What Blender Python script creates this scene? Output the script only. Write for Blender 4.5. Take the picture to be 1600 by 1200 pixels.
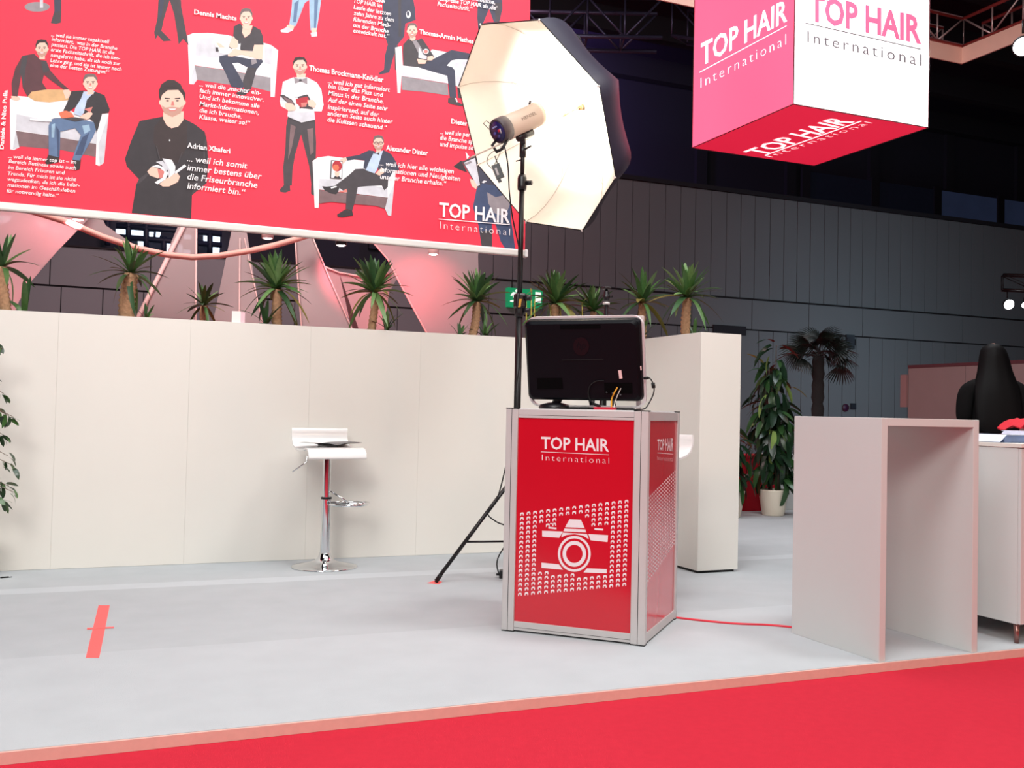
import bpy, bmesh, math, random
from mathutils import Vector, Matrix
random.seed(7)
for o in list(bpy.data.objects): bpy.data.objects.remove(o)
SC = bpy.context.scene
COL = SC.collection
PI = math.pi

# ------------------------------------------------------------------ camera
F_PX, PITCH, ROLL, YAW = 1525.27, 0.02811, 0.02209, 0.39536
CAM = Vector((0, 0, 1.0))
FW = Vector((math.sin(YAW)*math.cos(PITCH), math.cos(YAW)*math.cos(PITCH), math.sin(PITCH)))
R0 = Vector((math.cos(YAW), -math.sin(YAW), 0)); U0 = R0.cross(FW)
RT = R0*math.cos(ROLL)+U0*math.sin(ROLL); UP = U0*math.cos(ROLL)-R0*math.sin(ROLL)
cd = bpy.data.cameras.new('camera'); cam = bpy.data.objects.new('camera', cd); COL.objects.link(cam)
cd.sensor_width = 36; cd.lens = F_PX/1600*36; cd.clip_end = 200
m = Matrix.Identity(4)
for i in range(3):
    m[i][0] = RT[i]; m[i][1] = UP[i]; m[i][2] = -FW[i]; m[i][3] = CAM[i]
cam.matrix_world = m
SC.camera = cam

# ------------------------------------------------------------------ world, exposure, large lights
SC.view_settings.view_transform = 'Standard'; SC.view_settings.look = 'None'
SC.view_settings.gamma = 1; SC.view_settings.use_curve_mapping = False
SC.view_settings.exposure = 0.0
w = bpy.data.worlds.new('world'); SC.world = w; w.use_nodes = True
w.node_tree.nodes['Background'].inputs[0].default_value = (0.50, 0.52, 0.60, 1)
w.node_tree.nodes['Background'].inputs[1].default_value = 0.03

def area(name, loc, target, size, power, col=(1, 1, 1), spread=180):
    l = bpy.data.lights.new(name, 'AREA'); l.shape = 'DISK'; l.size = size; l.energy = power; l.color = col
    l.spread = math.radians(spread)
    o = bpy.data.objects.new(name, l); COL.objects.link(o); o.location = loc
    o.rotation_euler = (Vector(target)-Vector(loc)).to_track_quat('-Z', 'Y').to_euler(); return o
def spot(name, loc, target, power, col, ang=60, blend=.6, rad=.05):
    l = bpy.data.lights.new(name, 'SPOT'); l.energy = power; l.color = col; l.spot_size = math.radians(ang)
    l.spot_blend = blend; l.shadow_soft_size = rad
    o = bpy.data.objects.new(name, l); COL.objects.link(o); o.location = loc
    o.rotation_euler = (Vector(target)-Vector(loc)).to_track_quat('-Z', 'Y').to_euler(); return o
# hall lamps over the stand and the aisle, plus added fill and tint lamps
area('hall_or_fill_lamp', (-1.5, 1.2, 6.3), (0.8, 6.0, 0.9), 2.6, 205, (.98, .99, 1))
area('hall_or_fill_lamp', (4.6, 2.2, 6.3), (2.0, 6.0, 0.8), 1.6, 200, (1, .99, .98))
area('hall_or_fill_lamp', (2.0, 4.3, 6.8), (1.9, 4.6, 0), 3.0, 165, (.90, .97, 1))
area('hall_or_fill_lamp', (1.5, 0.5, 6.5), (2.2, 2.0, 0), 3.0, 110, (1, .97, .95))
area('hall_or_fill_lamp', (-2.6, -2.6, 4.6), (3.0, 4.0, 0.6), 2.4, 330, (1, .97, .93))  # added frontal fill from behind the camera, whitens the high table
area('aisle_lamp', (5.5, -3.0, 2.4), (3.3, 3.2, .6), 1.0, 60, (1, .62, .42))
area('hall_or_fill_lamp', (16.5, 13.5, 2.7), (18.5, 20, 1.6), 2.0, 85, (.62, .88, 1), 130)  # added low teal lamp, tints the right part of the far wall
area('hall_or_fill_lamp', (2.5, 14.5, 8.6), (2.5, 20, 2.5), 3.0, 450, (1, .66, .70))  # added pink lamp, turns the left part of the far wall mauve
area('hall_or_fill_lamp', (16, 10, 9.6), (15, 20, 4), 3.0, 35, (.95, .94, 1))
area('hall_or_fill_lamp', (6.6, 6.9, 5.6), (6.5, 8.4, 0), 1.6, 75, (.84, .94, 1))  # added cool lamp, brightens the low red box and the floor by it
area('hall_or_fill_lamp', (9.5, 21.6, 9.6), (10.0, 24, 9.0), 1.2, 220, (.50, .32, 1))  # added purple lamp above the panelled wall, tints only the upper wall

# ------------------------------------------------------------------ helpers
def ray(x, y): return FW*F_PX+RT*(x-800)+UP*(600-y)
def onplane(x, y, p, n):
    d = ray(x, y); return CAM+d*((Vector(p)-CAM).dot(n)/d.dot(n))
def at_z(x, y, z=0.0): return onplane(x, y, (0, 0, z), Vector((0, 0, 1)))
def at_y(x, y, Y): return onplane(x, y, (0, Y, 0), Vector((0, 1, 0)))
def at_x(x, y, X): return onplane(x, y, (X, 0, 0), Vector((1, 0, 0)))
def at_d(x, y, d): return CAM+ray(x, y)*(d/F_PX)

def lin(c):
    c = c/255.0
    return c/12.92 if c <= .04045 else ((c+.055)/1.055)**2.4
def rgb(t): return (lin(t[0]), lin(t[1]), lin(t[2]), 1)
MATS = {}
def M(name, col, rough=.55, metal=0.0, var=.06, scale=9.0, bump=0.0, bscale=60.0, emit=0.0, trans=0.0, spec=None, coat=0.0):
    if name in MATS: return MATS[name]
    mt = bpy.data.materials.new(name); mt.use_nodes = True; MATS[name] = mt
    nt = mt.node_tree; N = nt.nodes; L = nt.links
    b = N['Principled BSDF']; c = rgb(col)
    b.inputs['Roughness'].default_value = rough; b.inputs['Metallic'].default_value = metal
    if spec is not None: b.inputs['Specular IOR Level'].default_value = spec
    if coat: b.inputs['Coat Weight'].default_value = coat; b.inputs['Coat Roughness'].default_value = .12
    tc = N.new('ShaderNodeTexCoord'); nz = N.new('ShaderNodeTexNoise'); nz.inputs['Scale'].default_value = scale
    nz.inputs['Detail'].default_value = 3
    L.new(tc.outputs['Object'], nz.inputs['Vector'])
    mx = N.new('ShaderNodeMix'); mx.data_type = 'RGBA'
    mx.inputs['A'].default_value = tuple(min(1, v*(1-var)) for v in c[:3])+(1,)
    mx.inputs['B'].default_value = tuple(min(1, v*(1+var)) for v in c[:3])+(1,)
    L.new(nz.outputs['Fac'], mx.inputs['Factor'])
    L.new(mx.outputs['Result'], b.inputs['Base Color'])
    if emit:
        L.new(mx.outputs['Result'], b.inputs['Emission Color']); b.inputs['Emission Strength'].default_value = emit
    if bump:
        n2 = N.new('ShaderNodeTexNoise'); n2.inputs['Scale'].default_value = bscale; n2.inputs['Detail'].default_value = 2
        L.new(tc.outputs['Object'], n2.inputs['Vector'])
        bp = N.new('ShaderNodeBump'); bp.inputs['Strength'].default_value = bump; bp.inputs['Distance'].default_value = .004
        L.new(n2.outputs['Fac'], bp.inputs['Height']); L.new(bp.outputs['Normal'], b.inputs['Normal'])
    if trans:
        tr = N.new('ShaderNodeBsdfTransparent'); tl = N.new('ShaderNodeBsdfTranslucent'); tl.inputs[0].default_value = c
        m1 = N.new('ShaderNodeMixShader'); m1.inputs[0].default_value = .35
        m2 = N.new('ShaderNodeMixShader'); m2.inputs[0].default_value = trans
        L.new(b.outputs[0], m1.inputs[1]); L.new(tl.outputs[0], m1.inputs[2])
        L.new(m1.outputs[0], m2.inputs[1]); L.new(tr.outputs[0], m2.inputs[2])
        L.new(m2.outputs[0], N['Material Output'].inputs['Surface'])
    return mt
def stripes(mt, bands, axis='Y'):
    """broadloom carpet: lengths laid side by side, each with its own dye lot"""
    nt = mt.node_tree; N = nt.nodes; L = nt.links; b = N['Principled BSDF']
    tc = N.new('ShaderNodeTexCoord'); sp = N.new('ShaderNodeSeparateXYZ'); L.new(tc.outputs['Object'], sp.inputs[0])
    mr = N.new('ShaderNodeMapRange'); mr.inputs['From Min'].default_value = 0; mr.inputs['From Max'].default_value = 10
    L.new(sp.outputs[axis], mr.inputs['Value'])
    cr = N.new('ShaderNodeValToRGB'); cr.color_ramp.interpolation = 'CONSTANT'
    els = cr.color_ramp.elements
    while len(els) < len(bands): els.new(.5)
    for e, (p, v) in zip(els, bands): e.position = p/10; e.color = (v, v, v, 1)
    L.new(mr.outputs['Result'], cr.inputs['Fac'])
    old = b.inputs['Base Color'].links[0].from_socket
    mm = N.new('ShaderNodeMix'); mm.data_type = 'RGBA'; mm.blend_type = 'MULTIPLY'; mm.inputs['Factor'].default_value = 1
    L.new(old, mm.inputs['A']); L.new(cr.outputs['Color'], mm.inputs['B']); L.new(mm.outputs['Result'], b.inputs['Base Color'])

class MB:
    def __init__(s): s.v = []; s.f = []; s.mi = []; s.sm = []
    def add(s, vs, fs, mi=0, smooth=False):
        k = len(s.v); s.v += [Vector(p) for p in vs]
        for f in fs: s.f.append([i+k for i in f]); s.mi.append(mi); s.sm.append(smooth)
        return s
    def box(s, a, b, mi=0):
        x0, y0, z0 = a; x1, y1, z1 = b
        return s.add([(x0,y0,z0),(x1,y0,z0),(x1,y1,z0),(x0,y1,z0),(x0,y0,z1),(x1,y0,z1),(x1,y1,z1),(x0,y1,z1)],
              [(3,2,1,0),(4,5,6,7),(0,1,5,4),(1,2,6,5),(2,3,7,6),(3,0,4,7)], mi)
    def bbox(s, a, b, r=.004, mi=0):
        """box with chamfered edges"""
        bm = bmesh.new(); bmesh.ops.create_cube(bm, size=1)
        c = [(a[i]+b[i])/2 for i in range(3)]; d = [abs(b[i]-a[i]) for i in range(3)]
        for v in bm.verts: v.co = Vector([c[i]+v.co[i]*d[i] for i in range(3)])
        bmesh.ops.bevel(bm, geom=bm.edges[:], offset=min(r, min(d)*.45), segments=2, affect='EDGES', profile=.5)
        bm.verts.index_update()
        s.add([v.co.copy() for v in bm.verts], [[v.index for v in f.verts] for f in bm.faces], mi); bm.free(); return s
    def tube(s, pts, r, n=8, mi=0, smooth=True, cap=True):
        pts = [Vector(p) for p in pts]; k = len(pts)
        rs = r if isinstance(r, (list, tuple)) else [r]*k
        vs = []; u = None
        for i, p in enumerate(pts):
            t = (pts[min(i+1, k-1)]-pts[max(i-1, 0)])
            t = t.normalized() if t.length > 1e-9 else Vector((0, 0, 1))
            if u is None:
                h = Vector((0, 0, 1)) if abs(t.z) < .9 else Vector((1, 0, 0)); u = t.cross(h).normalized()
            else:
                u = (u-t*u.dot(t)).normalized()
            q = t.cross(u)
            for j in range(n):
                a = 2*PI*j/n; vs.append(p+(u*math.cos(a)+q*math.sin(a))*rs[i])
        fs = []
        for i in range(k-1):
            for j in range(n): fs.append((i*n+j, i*n+(j+1) % n, (i+1)*n+(j+1) % n, (i+1)*n+j))
        s.add(vs, fs, mi, smooth)
        if cap:
            kk = len(s.v)-k*n
            s.f.append([kk+j for j in range(n)][::-1]); s.mi.append(mi); s.sm.append(False)
            s.f.append([kk+(k-1)*n+j for j in range(n)]); s.mi.append(mi); s.sm.append(False)
        return s
    def lathe(s, prof, c=(0, 0, 0), n=28, mi=0, axis=None, smooth=True):
        """prof: list of (radius, height) around +Z or a given axis"""
        c = Vector(c); ax = Vector(axis).normalized() if axis else Vector((0, 0, 1))
        h = Vector((0, 0, 1)) if abs(ax.z) < .9 else Vector((1, 0, 0))
        e1 = ax.cross(h).normalized(); e2 = ax.cross(e1); vs = []; fs = []
        for r, z in prof:
            for j in range(n):
                a = 2*PI*j/n; vs.append(c+ax*z+(e1*math.cos(a)+e2*math.sin(a))*max(r, 1e-5))
        for i in range(len(prof)-1):
            for j in range(n): fs.append((i*n+j, i*n+(j+1) % n, (i+1)*n+(j+1) % n, (i+1)*n+j))
        return s.add(vs, fs, mi, smooth)
    def prism(s, poly, dvec, mi=0):
        """polygon (3D points) thickened along dvec"""
        k = len(poly); d = Vector(dvec); vs = [Vector(p) for p in poly]+[Vector(p)+d for p in poly]
        fs = [list(range(k))[::-1], list(range(k, 2*k))]+[(i, (i+1) % k, k+(i+1) % k, k+i) for i in range(k)]
        return s.add(vs, fs, mi)
INV = {}
def build(name, mb, mats, parent=None, world=True, fixn=True):
    me = bpy.data.meshes.new(name)
    vs = mb.v
    if parent is not None and world: vs = [INV[parent.name] @ v for v in vs]
    me.from_pydata([tuple(v) for v in vs], [], mb.f)
    mats = mats if isinstance(mats, (list, tuple)) else [mats]
    for mt in mats: me.materials.append(mt)
    for p, i, sm in zip(me.polygons, mb.mi, mb.sm): p.material_index = i; p.use_smooth = sm
    if fixn:
        bm = bmesh.new(); bm.from_mesh(me); bmesh.ops.recalc_face_normals(bm, faces=bm.faces[:]); bm.to_mesh(me); bm.free()
    me.update()
    o = bpy.data.objects.new(name, me); COL.objects.link(o)
    if parent is not None:
        o.parent = parent; INV[o.name] = INV[parent.name]
    else: INV[o.name] = Matrix.Identity(4)
    return o
def tag(o, label=None, cat=None, group=None, kind=None):
    if label: o['label'] = label
    if cat: o['category'] = cat
    if group: o['group'] = group
    if kind: o['kind'] = kind
    return o
def thing(name, label, cat, loc=(0, 0, 0), rotz=0.0, group=None):
    o = bpy.data.objects.new(name, None); COL.objects.link(o); o.location = loc; o.rotation_euler = (0, 0, rotz)
    o.empty_display_size = .1
    INV[o.name] = (Matrix.Translation(Vector(loc)) @ Matrix.Rotation(rotz, 4, 'Z')).inverted()
    return tag(o, label, cat, group)
def inst(name, me, parent, mat4):
    o = bpy.data.objects.new(name, me); COL.objects.link(o); o.parent = parent; o.matrix_local = mat4; return o
def copy_tree(o, parent=None):
    c = o.copy(); COL.objects.link(c); c.parent = parent
    for ch in o.children: copy_tree(ch, c)
    return c
def crop(x0, y0, s): return lambda x, y: (x0+x/s, y0+y/s)

# ------------------------------------------------------------------ lettering
GC = {}
def glyphs(s, bold=0.0, shear=0.0, space=1.0):
    key = (s, bold, shear, space)
    if key in GC: return GC[key]
    cu = bpy.data.curves.new('t', 'FONT'); cu.body = s; cu.size = 1; cu.offset = bold; cu.shear = shear
    cu.space_character = space; cu.resolution_u = 2
    ob = bpy.data.objects.new('t', cu); COL.objects.link(ob)
    dg = bpy.context.evaluated_depsgraph_get()
    me = bpy.data.meshes.new_from_object(ob.evaluated_get(dg))
    vs = [(v.co.x, v.co.y) for v in me.vertices]; fs = [list(p.vertices) for p in me.polygons]
    bpy.data.objects.remove(ob); bpy.data.curves.remove(cu); bpy.data.meshes.remove(me)
    GC[key] = (vs, fs); return GC[key]
CAPH = max(y for x, y in glyphs('H')[0])
def letter(mb, s, quad, mapf, bold=0.0, shear=0.0, space=1.0, mi=0):
    """quad = pixel corners bottom-left, bottom-right, top-left, top-right of the cap-height box; mapf puts them on the printed surface"""
    vs, fs = glyphs(s, bold, shear, space)
    x0 = min(v[0] for v in vs); x1 = max(v[0] for v in vs); BL, BR, TL, TR = quad
    out = []
    for x, y in vs:
        u = (x-x0)/(x1-x0); v = y/CAPH
        p = [BL[i]*(1-u)*(1-v)+BR[i]*u*(1-v)+TL[i]*(1-u)*v+TR[i]*u*v for i in (0, 1)]
        out.append(mapf(*p))
    mb.add(out, fs, mi)
def line_quad(a, b, cap):
    """baseline from a to b, capital height cap, letters upright across the baseline"""
    lean = Vector((0.02*cap, -cap)); return (a, b, (a[0]+lean.x, a[1]+lean.y), (b[0]+lean.x, b[1]+lean.y))

# ------------------------------------------------------------------ materials
WHITE = M('white_laminate', (226, 222, 214), .42, var=.02, scale=3, spec=.4)
GREYC = M('grey_carpet', (186, 190, 193), .95, var=.07, scale=5, bump=.35, bscale=420, spec=.1)
REDC = M('red_carpet', (198, 42, 60), .95, var=.07, scale=30, bump=.5, bscale=500, spec=.1)
ALU = M('brushed_aluminium', (200, 196, 195), .45, .15, var=.04, scale=20)
CHROME = M('chrome', (222, 224, 226), .07, 1.0, var=.01)
BLACKP = M('black_plastic', (20, 18, 23), .38, var=.15, scale=30)
BLACKM = M('black_metal', (26, 22, 24), .4, .3, var=.1, scale=30)
RUBBER = M('black_rubber', (16, 15, 16), .8, var=.1)
WPRINT = M('white_print', (246, 240, 240), .6, var=.01)

# ------------------------------------------------------------------ setting: floors, hall walls, ceiling
YE = 3.1465                                     # front edge of the stand's raised floor
stripes(GREYC, [(0, .97), (4.225, .90), (5.64, 1.06), (5.80, .93), (6.6, .95)])
tag(build('floor', MB().box((-6, YE, -.036), (9.0, 8.6, 0)), GREYC), 'pale grey carpeted stand floor with lengths of slightly different grey', None, None, 'structure')
tag(build('floor_aisle', MB().box((-14, -6, -.08), (34, 32, -.0365)), REDC), 'red carpet of the aisle running past the raised stand', None, None, 'structure')
TRIM = M('floor_edge_trim', (222, 178, 166), .5, var=.08, scale=40)
tag(build('trim_1', MB().box((-6, YE-.012, -.036), (9.0, YE-.0005, -.001)), TRIM), 'thin pinkish wooden edge strip along the grey stand floor', None, None, 'structure')

GAP = M('wall_joint_dark', (24, 22, 26), .9)  # dark joint colour of the slab behind the panels
HALLP = M('hall_wall_panel', (112, 116, 120), .7, var=.08, scale=.6)
HALLD = M('hall_wall_dark', (30, 30, 38), .8, var=.2, scale=.8)
wb = tag(build('wall_back', MB().box((-14, 20.03, -.04), (7.0, 20.3, 3.93)).box((7.0, 20.03, -.04), (34, 20.3, 6.56)), GAP), 'far hall wall clad in tall grey panels', None, None, 'structure')
def hpanel(x0, x1, z0, z1, g=.009):
    return build('panel', MB().box((x0+g, 20.0, z0+g), (x1-g, 20.035, z1-g)), HALLP, wb)
x = 7.0; i = 0
while x < 30:
    wd = (.42, .42, .46, .44)[i % 4]*(1.0 if x < 15 else .98); hpanel(x, x+wd, 3.92, 6.5); x += wd; i += 1
x = -8.0
while x < 30:
    wd = 1.75; hpanel(x, x+wd, 3.16, 3.9); x += wd
x = -8.0; i = 0
while x < 30:
    wd = .72 if x < 12 else .44
    if 14.0 < x < 14.5: wd = .6
    hpanel(x, x+wd, 0.0, 3.14); x += wd
build('coping', MB().box((7.0, 19.93, 6.5), (34, 20.3, 6.6)), HALLD, wb)
build('coping', MB().box((-8.0, 19.97, 3.9), (34, 20.0, 3.93)), GAP, wb)
build('lintel', MB().box((13.6, 19.95, 3.0), (14.55, 20.0, 3.22)), HALLD, wb)
UPW = M('hall_upper_wall', (34, 33, 46), .8, var=.25, scale=.5)
wu = tag(build('wall_upper', MB().box((-14, 24.0, 3), (34, 24.3, 12)), UPW), 'dark upper hall wall set back above the panelled wall', None, None, 'structure')
for k in range(9): build('pilaster', MB().box((6+k*3.2, 23.86, 5), (6.35+k*3.2, 24.0, 12)), HALLD, wu)
CEIL = M('hall_ceiling', (30, 24, 44), .85, var=.3, scale=.4)
ce = tag(build('ceiling', MB().box((-14, -6, 11.0), (34, 32, 11.2)), CEIL), 'dark purplish hall ceiling', None, None, 'structure')
for k in range(7): build('beam', MB().box((-14, 8+k*2.6, 10.4), (34, 8.3+k*2.6, 11.0)), HALLD, ce)
tag(build('wall_right', MB().box((34, -6, -.04), (34.2, 32, 11.2)), UPW), 'dark end wall of the hall', None, None, 'structure')
tag(build('wall_left', MB().box((-14.2, -6, -.04), (-14, 32, 11.2)), UPW), 'dark left end wall of the hall', None, None, 'structure')
# bluish gallery glazing, upper right
BLUEG = M('blue_gallery_glass', (70, 84, 120), .25, var=.2, scale=1.2, emit=.10)
wn = thing('window_2', 'bluish gallery glazing high on the dark upper wall at right', 'window', (21.5, 23.9, 6.6)); del wn['category']; wn['kind'] = 'structure'
for k, (xa, xb) in enumerate([(19.6, 22.0), (22.3, 24.6), (24.9, 27.4), (27.7, 30.2)]):
    build('pane', MB().box((xa, 23.82, 6.7), (xb, 23.86, 8.5)), BLUEG if k > 1 else M('slate_gallery_glass', (38, 42, 58), .3, var=.2, emit=.05), wn)
for xa in (19.3, 22.0, 24.6, 27.4, 30.2): build('mullion', MB().box((xa, 23.76, 6.55), (xa+.3, 23.86, 8.6)), HALLD, wn)
# daylight windows, seen under the banner
DAY = M('daylight_pane', (214, 232, 255), .4, var=.04, emit=2.2)
NAVY = M('navy_window_steel', (24, 34, 58), .6, var=.2)
w1 = thing('window_1', 'bright daylight window bays with navy steel bars under the banner', 'window', at_y(260, 400, 23.8)); del w1['category']; w1['kind'] = 'structure'
c3 = crop(0, 320, 3.81)
def ypoly(mb, pts, Y, dv, mi=0): mb.prism([at_y(p[0], p[1], Y) for p in pts], dv, mi)
for q in [[(690,135),(752,140),(748,182),(690,172)], [(768,145),(866,158),(872,270),(825,262),(820,212),(765,200)], [(876,160),(915,164),(912,196),(884,190)], [(930,160),(960,162),(948,196),(928,192)],
          [(980,205),(1020,208),(1018,285),(984,280)], [(1045,215),(1088,218),(1086,286),(1046,284)], [(1095,176),(1140,178),(1138,208),(1095,204)], [(1092,266),(1135,270),(1134,292),(1092,290)],
          [(1212,176),(1236,180),(1233,242),(1212,236)], [(1258,186),(1310,192),(1306,292),(1260,286)], [(-60,62),(70,66),(48,106),(-60,108)], [(212,88),(278,108),(276,142),(228,134)], [(312,138),(372,160),(340,168),(312,160)]]:
    mb = MB(); ypoly(mb, [c3(*p) for p in q], 23.7, (0, .05, 0)); build('pane', mb, DAY, w1)
for a, b in [((640,60),(640,240)), ((765,60),(765,230)), ((870,60),(872,300)), ((1165,90),(1165,300)), ((690,125),(1320,175)), ((700,190),(1320,240)), ((975,190),(975,300)), ((1040,190),(1040,300)), ((1250,170),(1250,300))]:
    mb = MB(); mb.tube([at_y(*c3(*a), 23.6), at_y(*c3(*b), 23.6)], .07, 6); build('bar', mb, NAVY, w1)

# ------------------------------------------------------------------ planter walls of the stand
YW, HW = 6.441, 1.532
SOIL = M('potting_soil', (44, 32, 26), .95, bump=.8, bscale=60)
pw = thing('planter_wall', 'long white panelled planter wall behind the bar stool', 'planter wall', (0, YW, 0))
xs = [-4.795, -4.04, -3.285, -2.53, -1.775, -1.02, -.265, .49, 1.245, 2.0, 2.755, 3.495]
for a, b in zip(xs, xs[1:]): build('panel', MB().bbox((a+.0002, YW, .001), (b-.0002, YW+.03, HW), .0007), WHITE, pw)
build('core', MB().box((xs[0]+.01, YW+.03, .001), (3.49, YW+.29, HW-.06)), SOIL, pw)
build('back_board', MB().box((xs[0], YW+.29, .001), (3.49, YW+.31, HW)), WHITE, pw)
wp = thing('planter_wall', 'white box-shaped planter wing standing out beside the computer counter', 'planter wall', (3.4977, 5.268, 0))
X0, X1, Ya, Yb_ = 3.4977, 3.804, 5.268, 6.75
build('front_panel', MB().bbox((X0, Ya, .016), (X1, Ya+.02, HW), .0015), WHITE, wp)
build('side_panel', MB().bbox((X0, Ya+.0205, .016), (X0+.02, YW-.001, HW), .0015), WHITE, wp)
build('side_panel', MB().bbox((X1-.02, Ya+.0205, .016), (X1, Yb_, HW), .0015), WHITE, wp)
build('back_panel', MB().bbox((X0+.0205, Yb_-.02, .016), (X1-.0205, Yb_, HW), .0015), WHITE, wp)
build('soil', MB().box((X0+.02, Ya+.02, HW-.10), (X1-.02, Yb_-.02, HW-.06)), SOIL, wp)
build('plinth', MB().box((X0+.012, Ya+.012, .0005), (X1-.022, Yb_-.02, .016)), RUBBER, wp)

# ------------------------------------------------------------------ banner
YB = 6.9
def cloth(name, col, var=.05, scale=2.2, **k): return M(name, col, .62, bump=.12, bscale=7, var=var, scale=scale, **k)
BRED = cloth('banner_red', (240, 58, 80), spec=.3)
ban = thing('banner', 'huge red printed banner with portraits hanging above the white planter wall', 'banner', (1.2, YB, 2.2))
BX0, BX1 = -1.5, 2.962
zb = at_y(400, 357, YB).z
build('cloth', MB().box((BX0, YB, 2.24), (BX1, YB+.004, 4.9)), BRED, ban)
bar = build('bottom_bar', MB().bbox((BX0, YB-.022, 2.193), (2.955, YB+.022, 2.248), .012), M('banner_bar', (232, 228, 222), .4, .1), ban)
build('end_cap', MB().bbox((2.955, YB-.026, 2.188), (2.982, YB+.026, 2.252), .01), M('bar_end_cap', (240, 238, 236), .4), ban)
LAY = [0]
def bmap(layer):
    yy = YB-.0008-layer*.00012
    def f(x, y):
        p = at_y(x, y, YB); p.z = max(p.z, 2.2492); p.x = min(p.x, BX1-.001); return Vector((p.x, yy, p.z))
    return f
PAL = {k: cloth('print_'+k, v, .05 if k in ('skin', 'white', 'stub') else .28, 16) for k, v in dict(black=(48, 42, 46), coal=(66, 60, 64), navy=(58, 60, 78), white=(238, 236, 238), shade=(206, 206, 212), grey=(146, 138, 142), brown=(122, 96, 98),
       skin=(240, 196, 176), tan=(214, 170, 118), plaid=(86, 48, 54), jeans=(92, 116, 150), jean2=(58, 74, 106), lblue=(188, 206, 234), hair=(52, 38, 38), ghair=(112, 98, 96), orange=(238, 112, 80), dred=(176, 40, 52), lip=(206, 120, 112), pale=(150, 180, 202), stub=(192, 146, 130)).items()}
PK = list(PAL); PM = [PAL[k] for k in PK]
BASES = iter([0, 0, 6, 30, 0, 0, 34, 12, 0, 0, 0, 0, 0.5, 0])
def figure(c, polys, label=None):
    mb = MB(); base = next(BASES)
    for i, (mk, pts) in enumerate(polys):
        f = bmap(base+i); W_ = [f(*c(*p)) for p in pts]; ar = sum(W_[j].x*W_[(j+1) % len(W_)].z-W_[(j+1) % len(W_)].x*W_[j].z for j in range(len(W_)))
        mb.add(W_ if ar > 0 else W_[::-1], [list(range(len(pts)))], PK.index(mk))
    o = build('printed_figure', mb, PM, ban, fixn=False)
    if label: o['label'] = label
    return o
def ell(cx, cy, rx, ry, n=16, a0=0, a1=360): return [(cx+rx*math.cos(math.radians(a0+(a1-a0)*i/n)), cy+ry*math.sin(math.radians(a0+(a1-a0)*i/n))) for i in range(n if a1-a0 >= 360 else n+1)]
def face(cx, cy, rx, ry, hair='hair', beard=None, glasses=False, tilt=0):
    """small printed face: head, hair, brows, eyes, nose, smile, beard"""
    P = []
    P.append(('skin', [(cx-rx*.45, cy+ry*.6), (cx-rx*.45, cy+ry*1.35), (cx+rx*.5, cy+ry*1.35), (cx+rx*.5, cy+ry*.6)]))
    P.append(('skin', ell(cx-rx*.98, cy+ry*.05, rx*.16, ry*.2, 8))); P.append(('skin', ell(cx+rx*.98, cy+ry*.05, rx*.16, ry*.2, 8)))
    P.append(('skin', ell(cx, cy, rx, ry, 20)))
    P.append((hair, [(cx-rx*1.05, cy-ry*.05), (cx-rx*1.1, cy-ry*.55), (cx-rx*.8, cy-ry*1.1), (cx-rx*.1, cy-ry*1.24), (cx+rx*.7, cy-ry*1.14), (cx+rx*1.1, cy-ry*.6), (cx+rx*1.05, cy-ry*.02), (cx+rx*.9, cy-ry*.45), (cx+rx*.5, cy-ry*.82), (cx-rx*.4, cy-ry*.80), (cx-rx*.88, cy-ry*.48)]))
    if beard: P.append((beard, [(cx-rx*.92, cy+ry*.25), (cx-rx*.7, cy+ry*.8), (cx, cy+ry*1.08), (cx+rx*.7, cy+ry*.8), (cx+rx*.92, cy+ry*.25), (cx+rx*.6, cy+ry*.42), (cx, cy+ry*.34), (cx-rx*.6, cy+ry*.42)]))
    for sx in (-1, 1):
        P.append(('hair', [(cx+sx*rx*.2, cy-ry*.25), (cx+sx*rx*.65, cy-ry*.28), (cx+sx*rx*.65, cy-ry*.2), (cx+sx*rx*.2, cy-ry*.17)]))
        P.append(('coal', ell(cx+sx*rx*.42, cy-ry*.06, rx*.15, ry*.06, 8)))
    P.append(('lip', [(cx-rx*.06, cy-ry*.02), (cx+rx*.1, cy-ry*.02), (cx+rx*.16, cy+ry*.26), (cx-rx*.12, cy+ry*.26)]))
    P.append(('lip', [(cx-rx*.42, cy+ry*.46), (cx+rx*.42, cy+ry*.46), (cx+rx*.25, cy+ry*.66), (cx-rx*.25, cy+ry*.66)]))
    P.append(('white', [(cx-rx*.34, cy+ry*.48), (cx+rx*.34, cy+ry*.48), (cx+rx*.2, cy+ry*.58), (cx-rx*.2, cy+ry*.58)]))
    if glasses:
        for sx in (-1, 1):
            P.append(('coal', ell(cx+sx*rx*.46, cy-ry*.04, rx*.4, ry*.2, 12))); P.append(('skin', ell(cx+sx*rx*.46, cy-ry*.04, rx*.31, ry*.14, 12)))
        P.append(('coal', [(cx-rx, cy-ry*.12), (cx+rx, cy-ry*.12), (cx+rx, cy-ry*.05), (cx-rx, cy-ry*.05)]))
    return P
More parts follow.
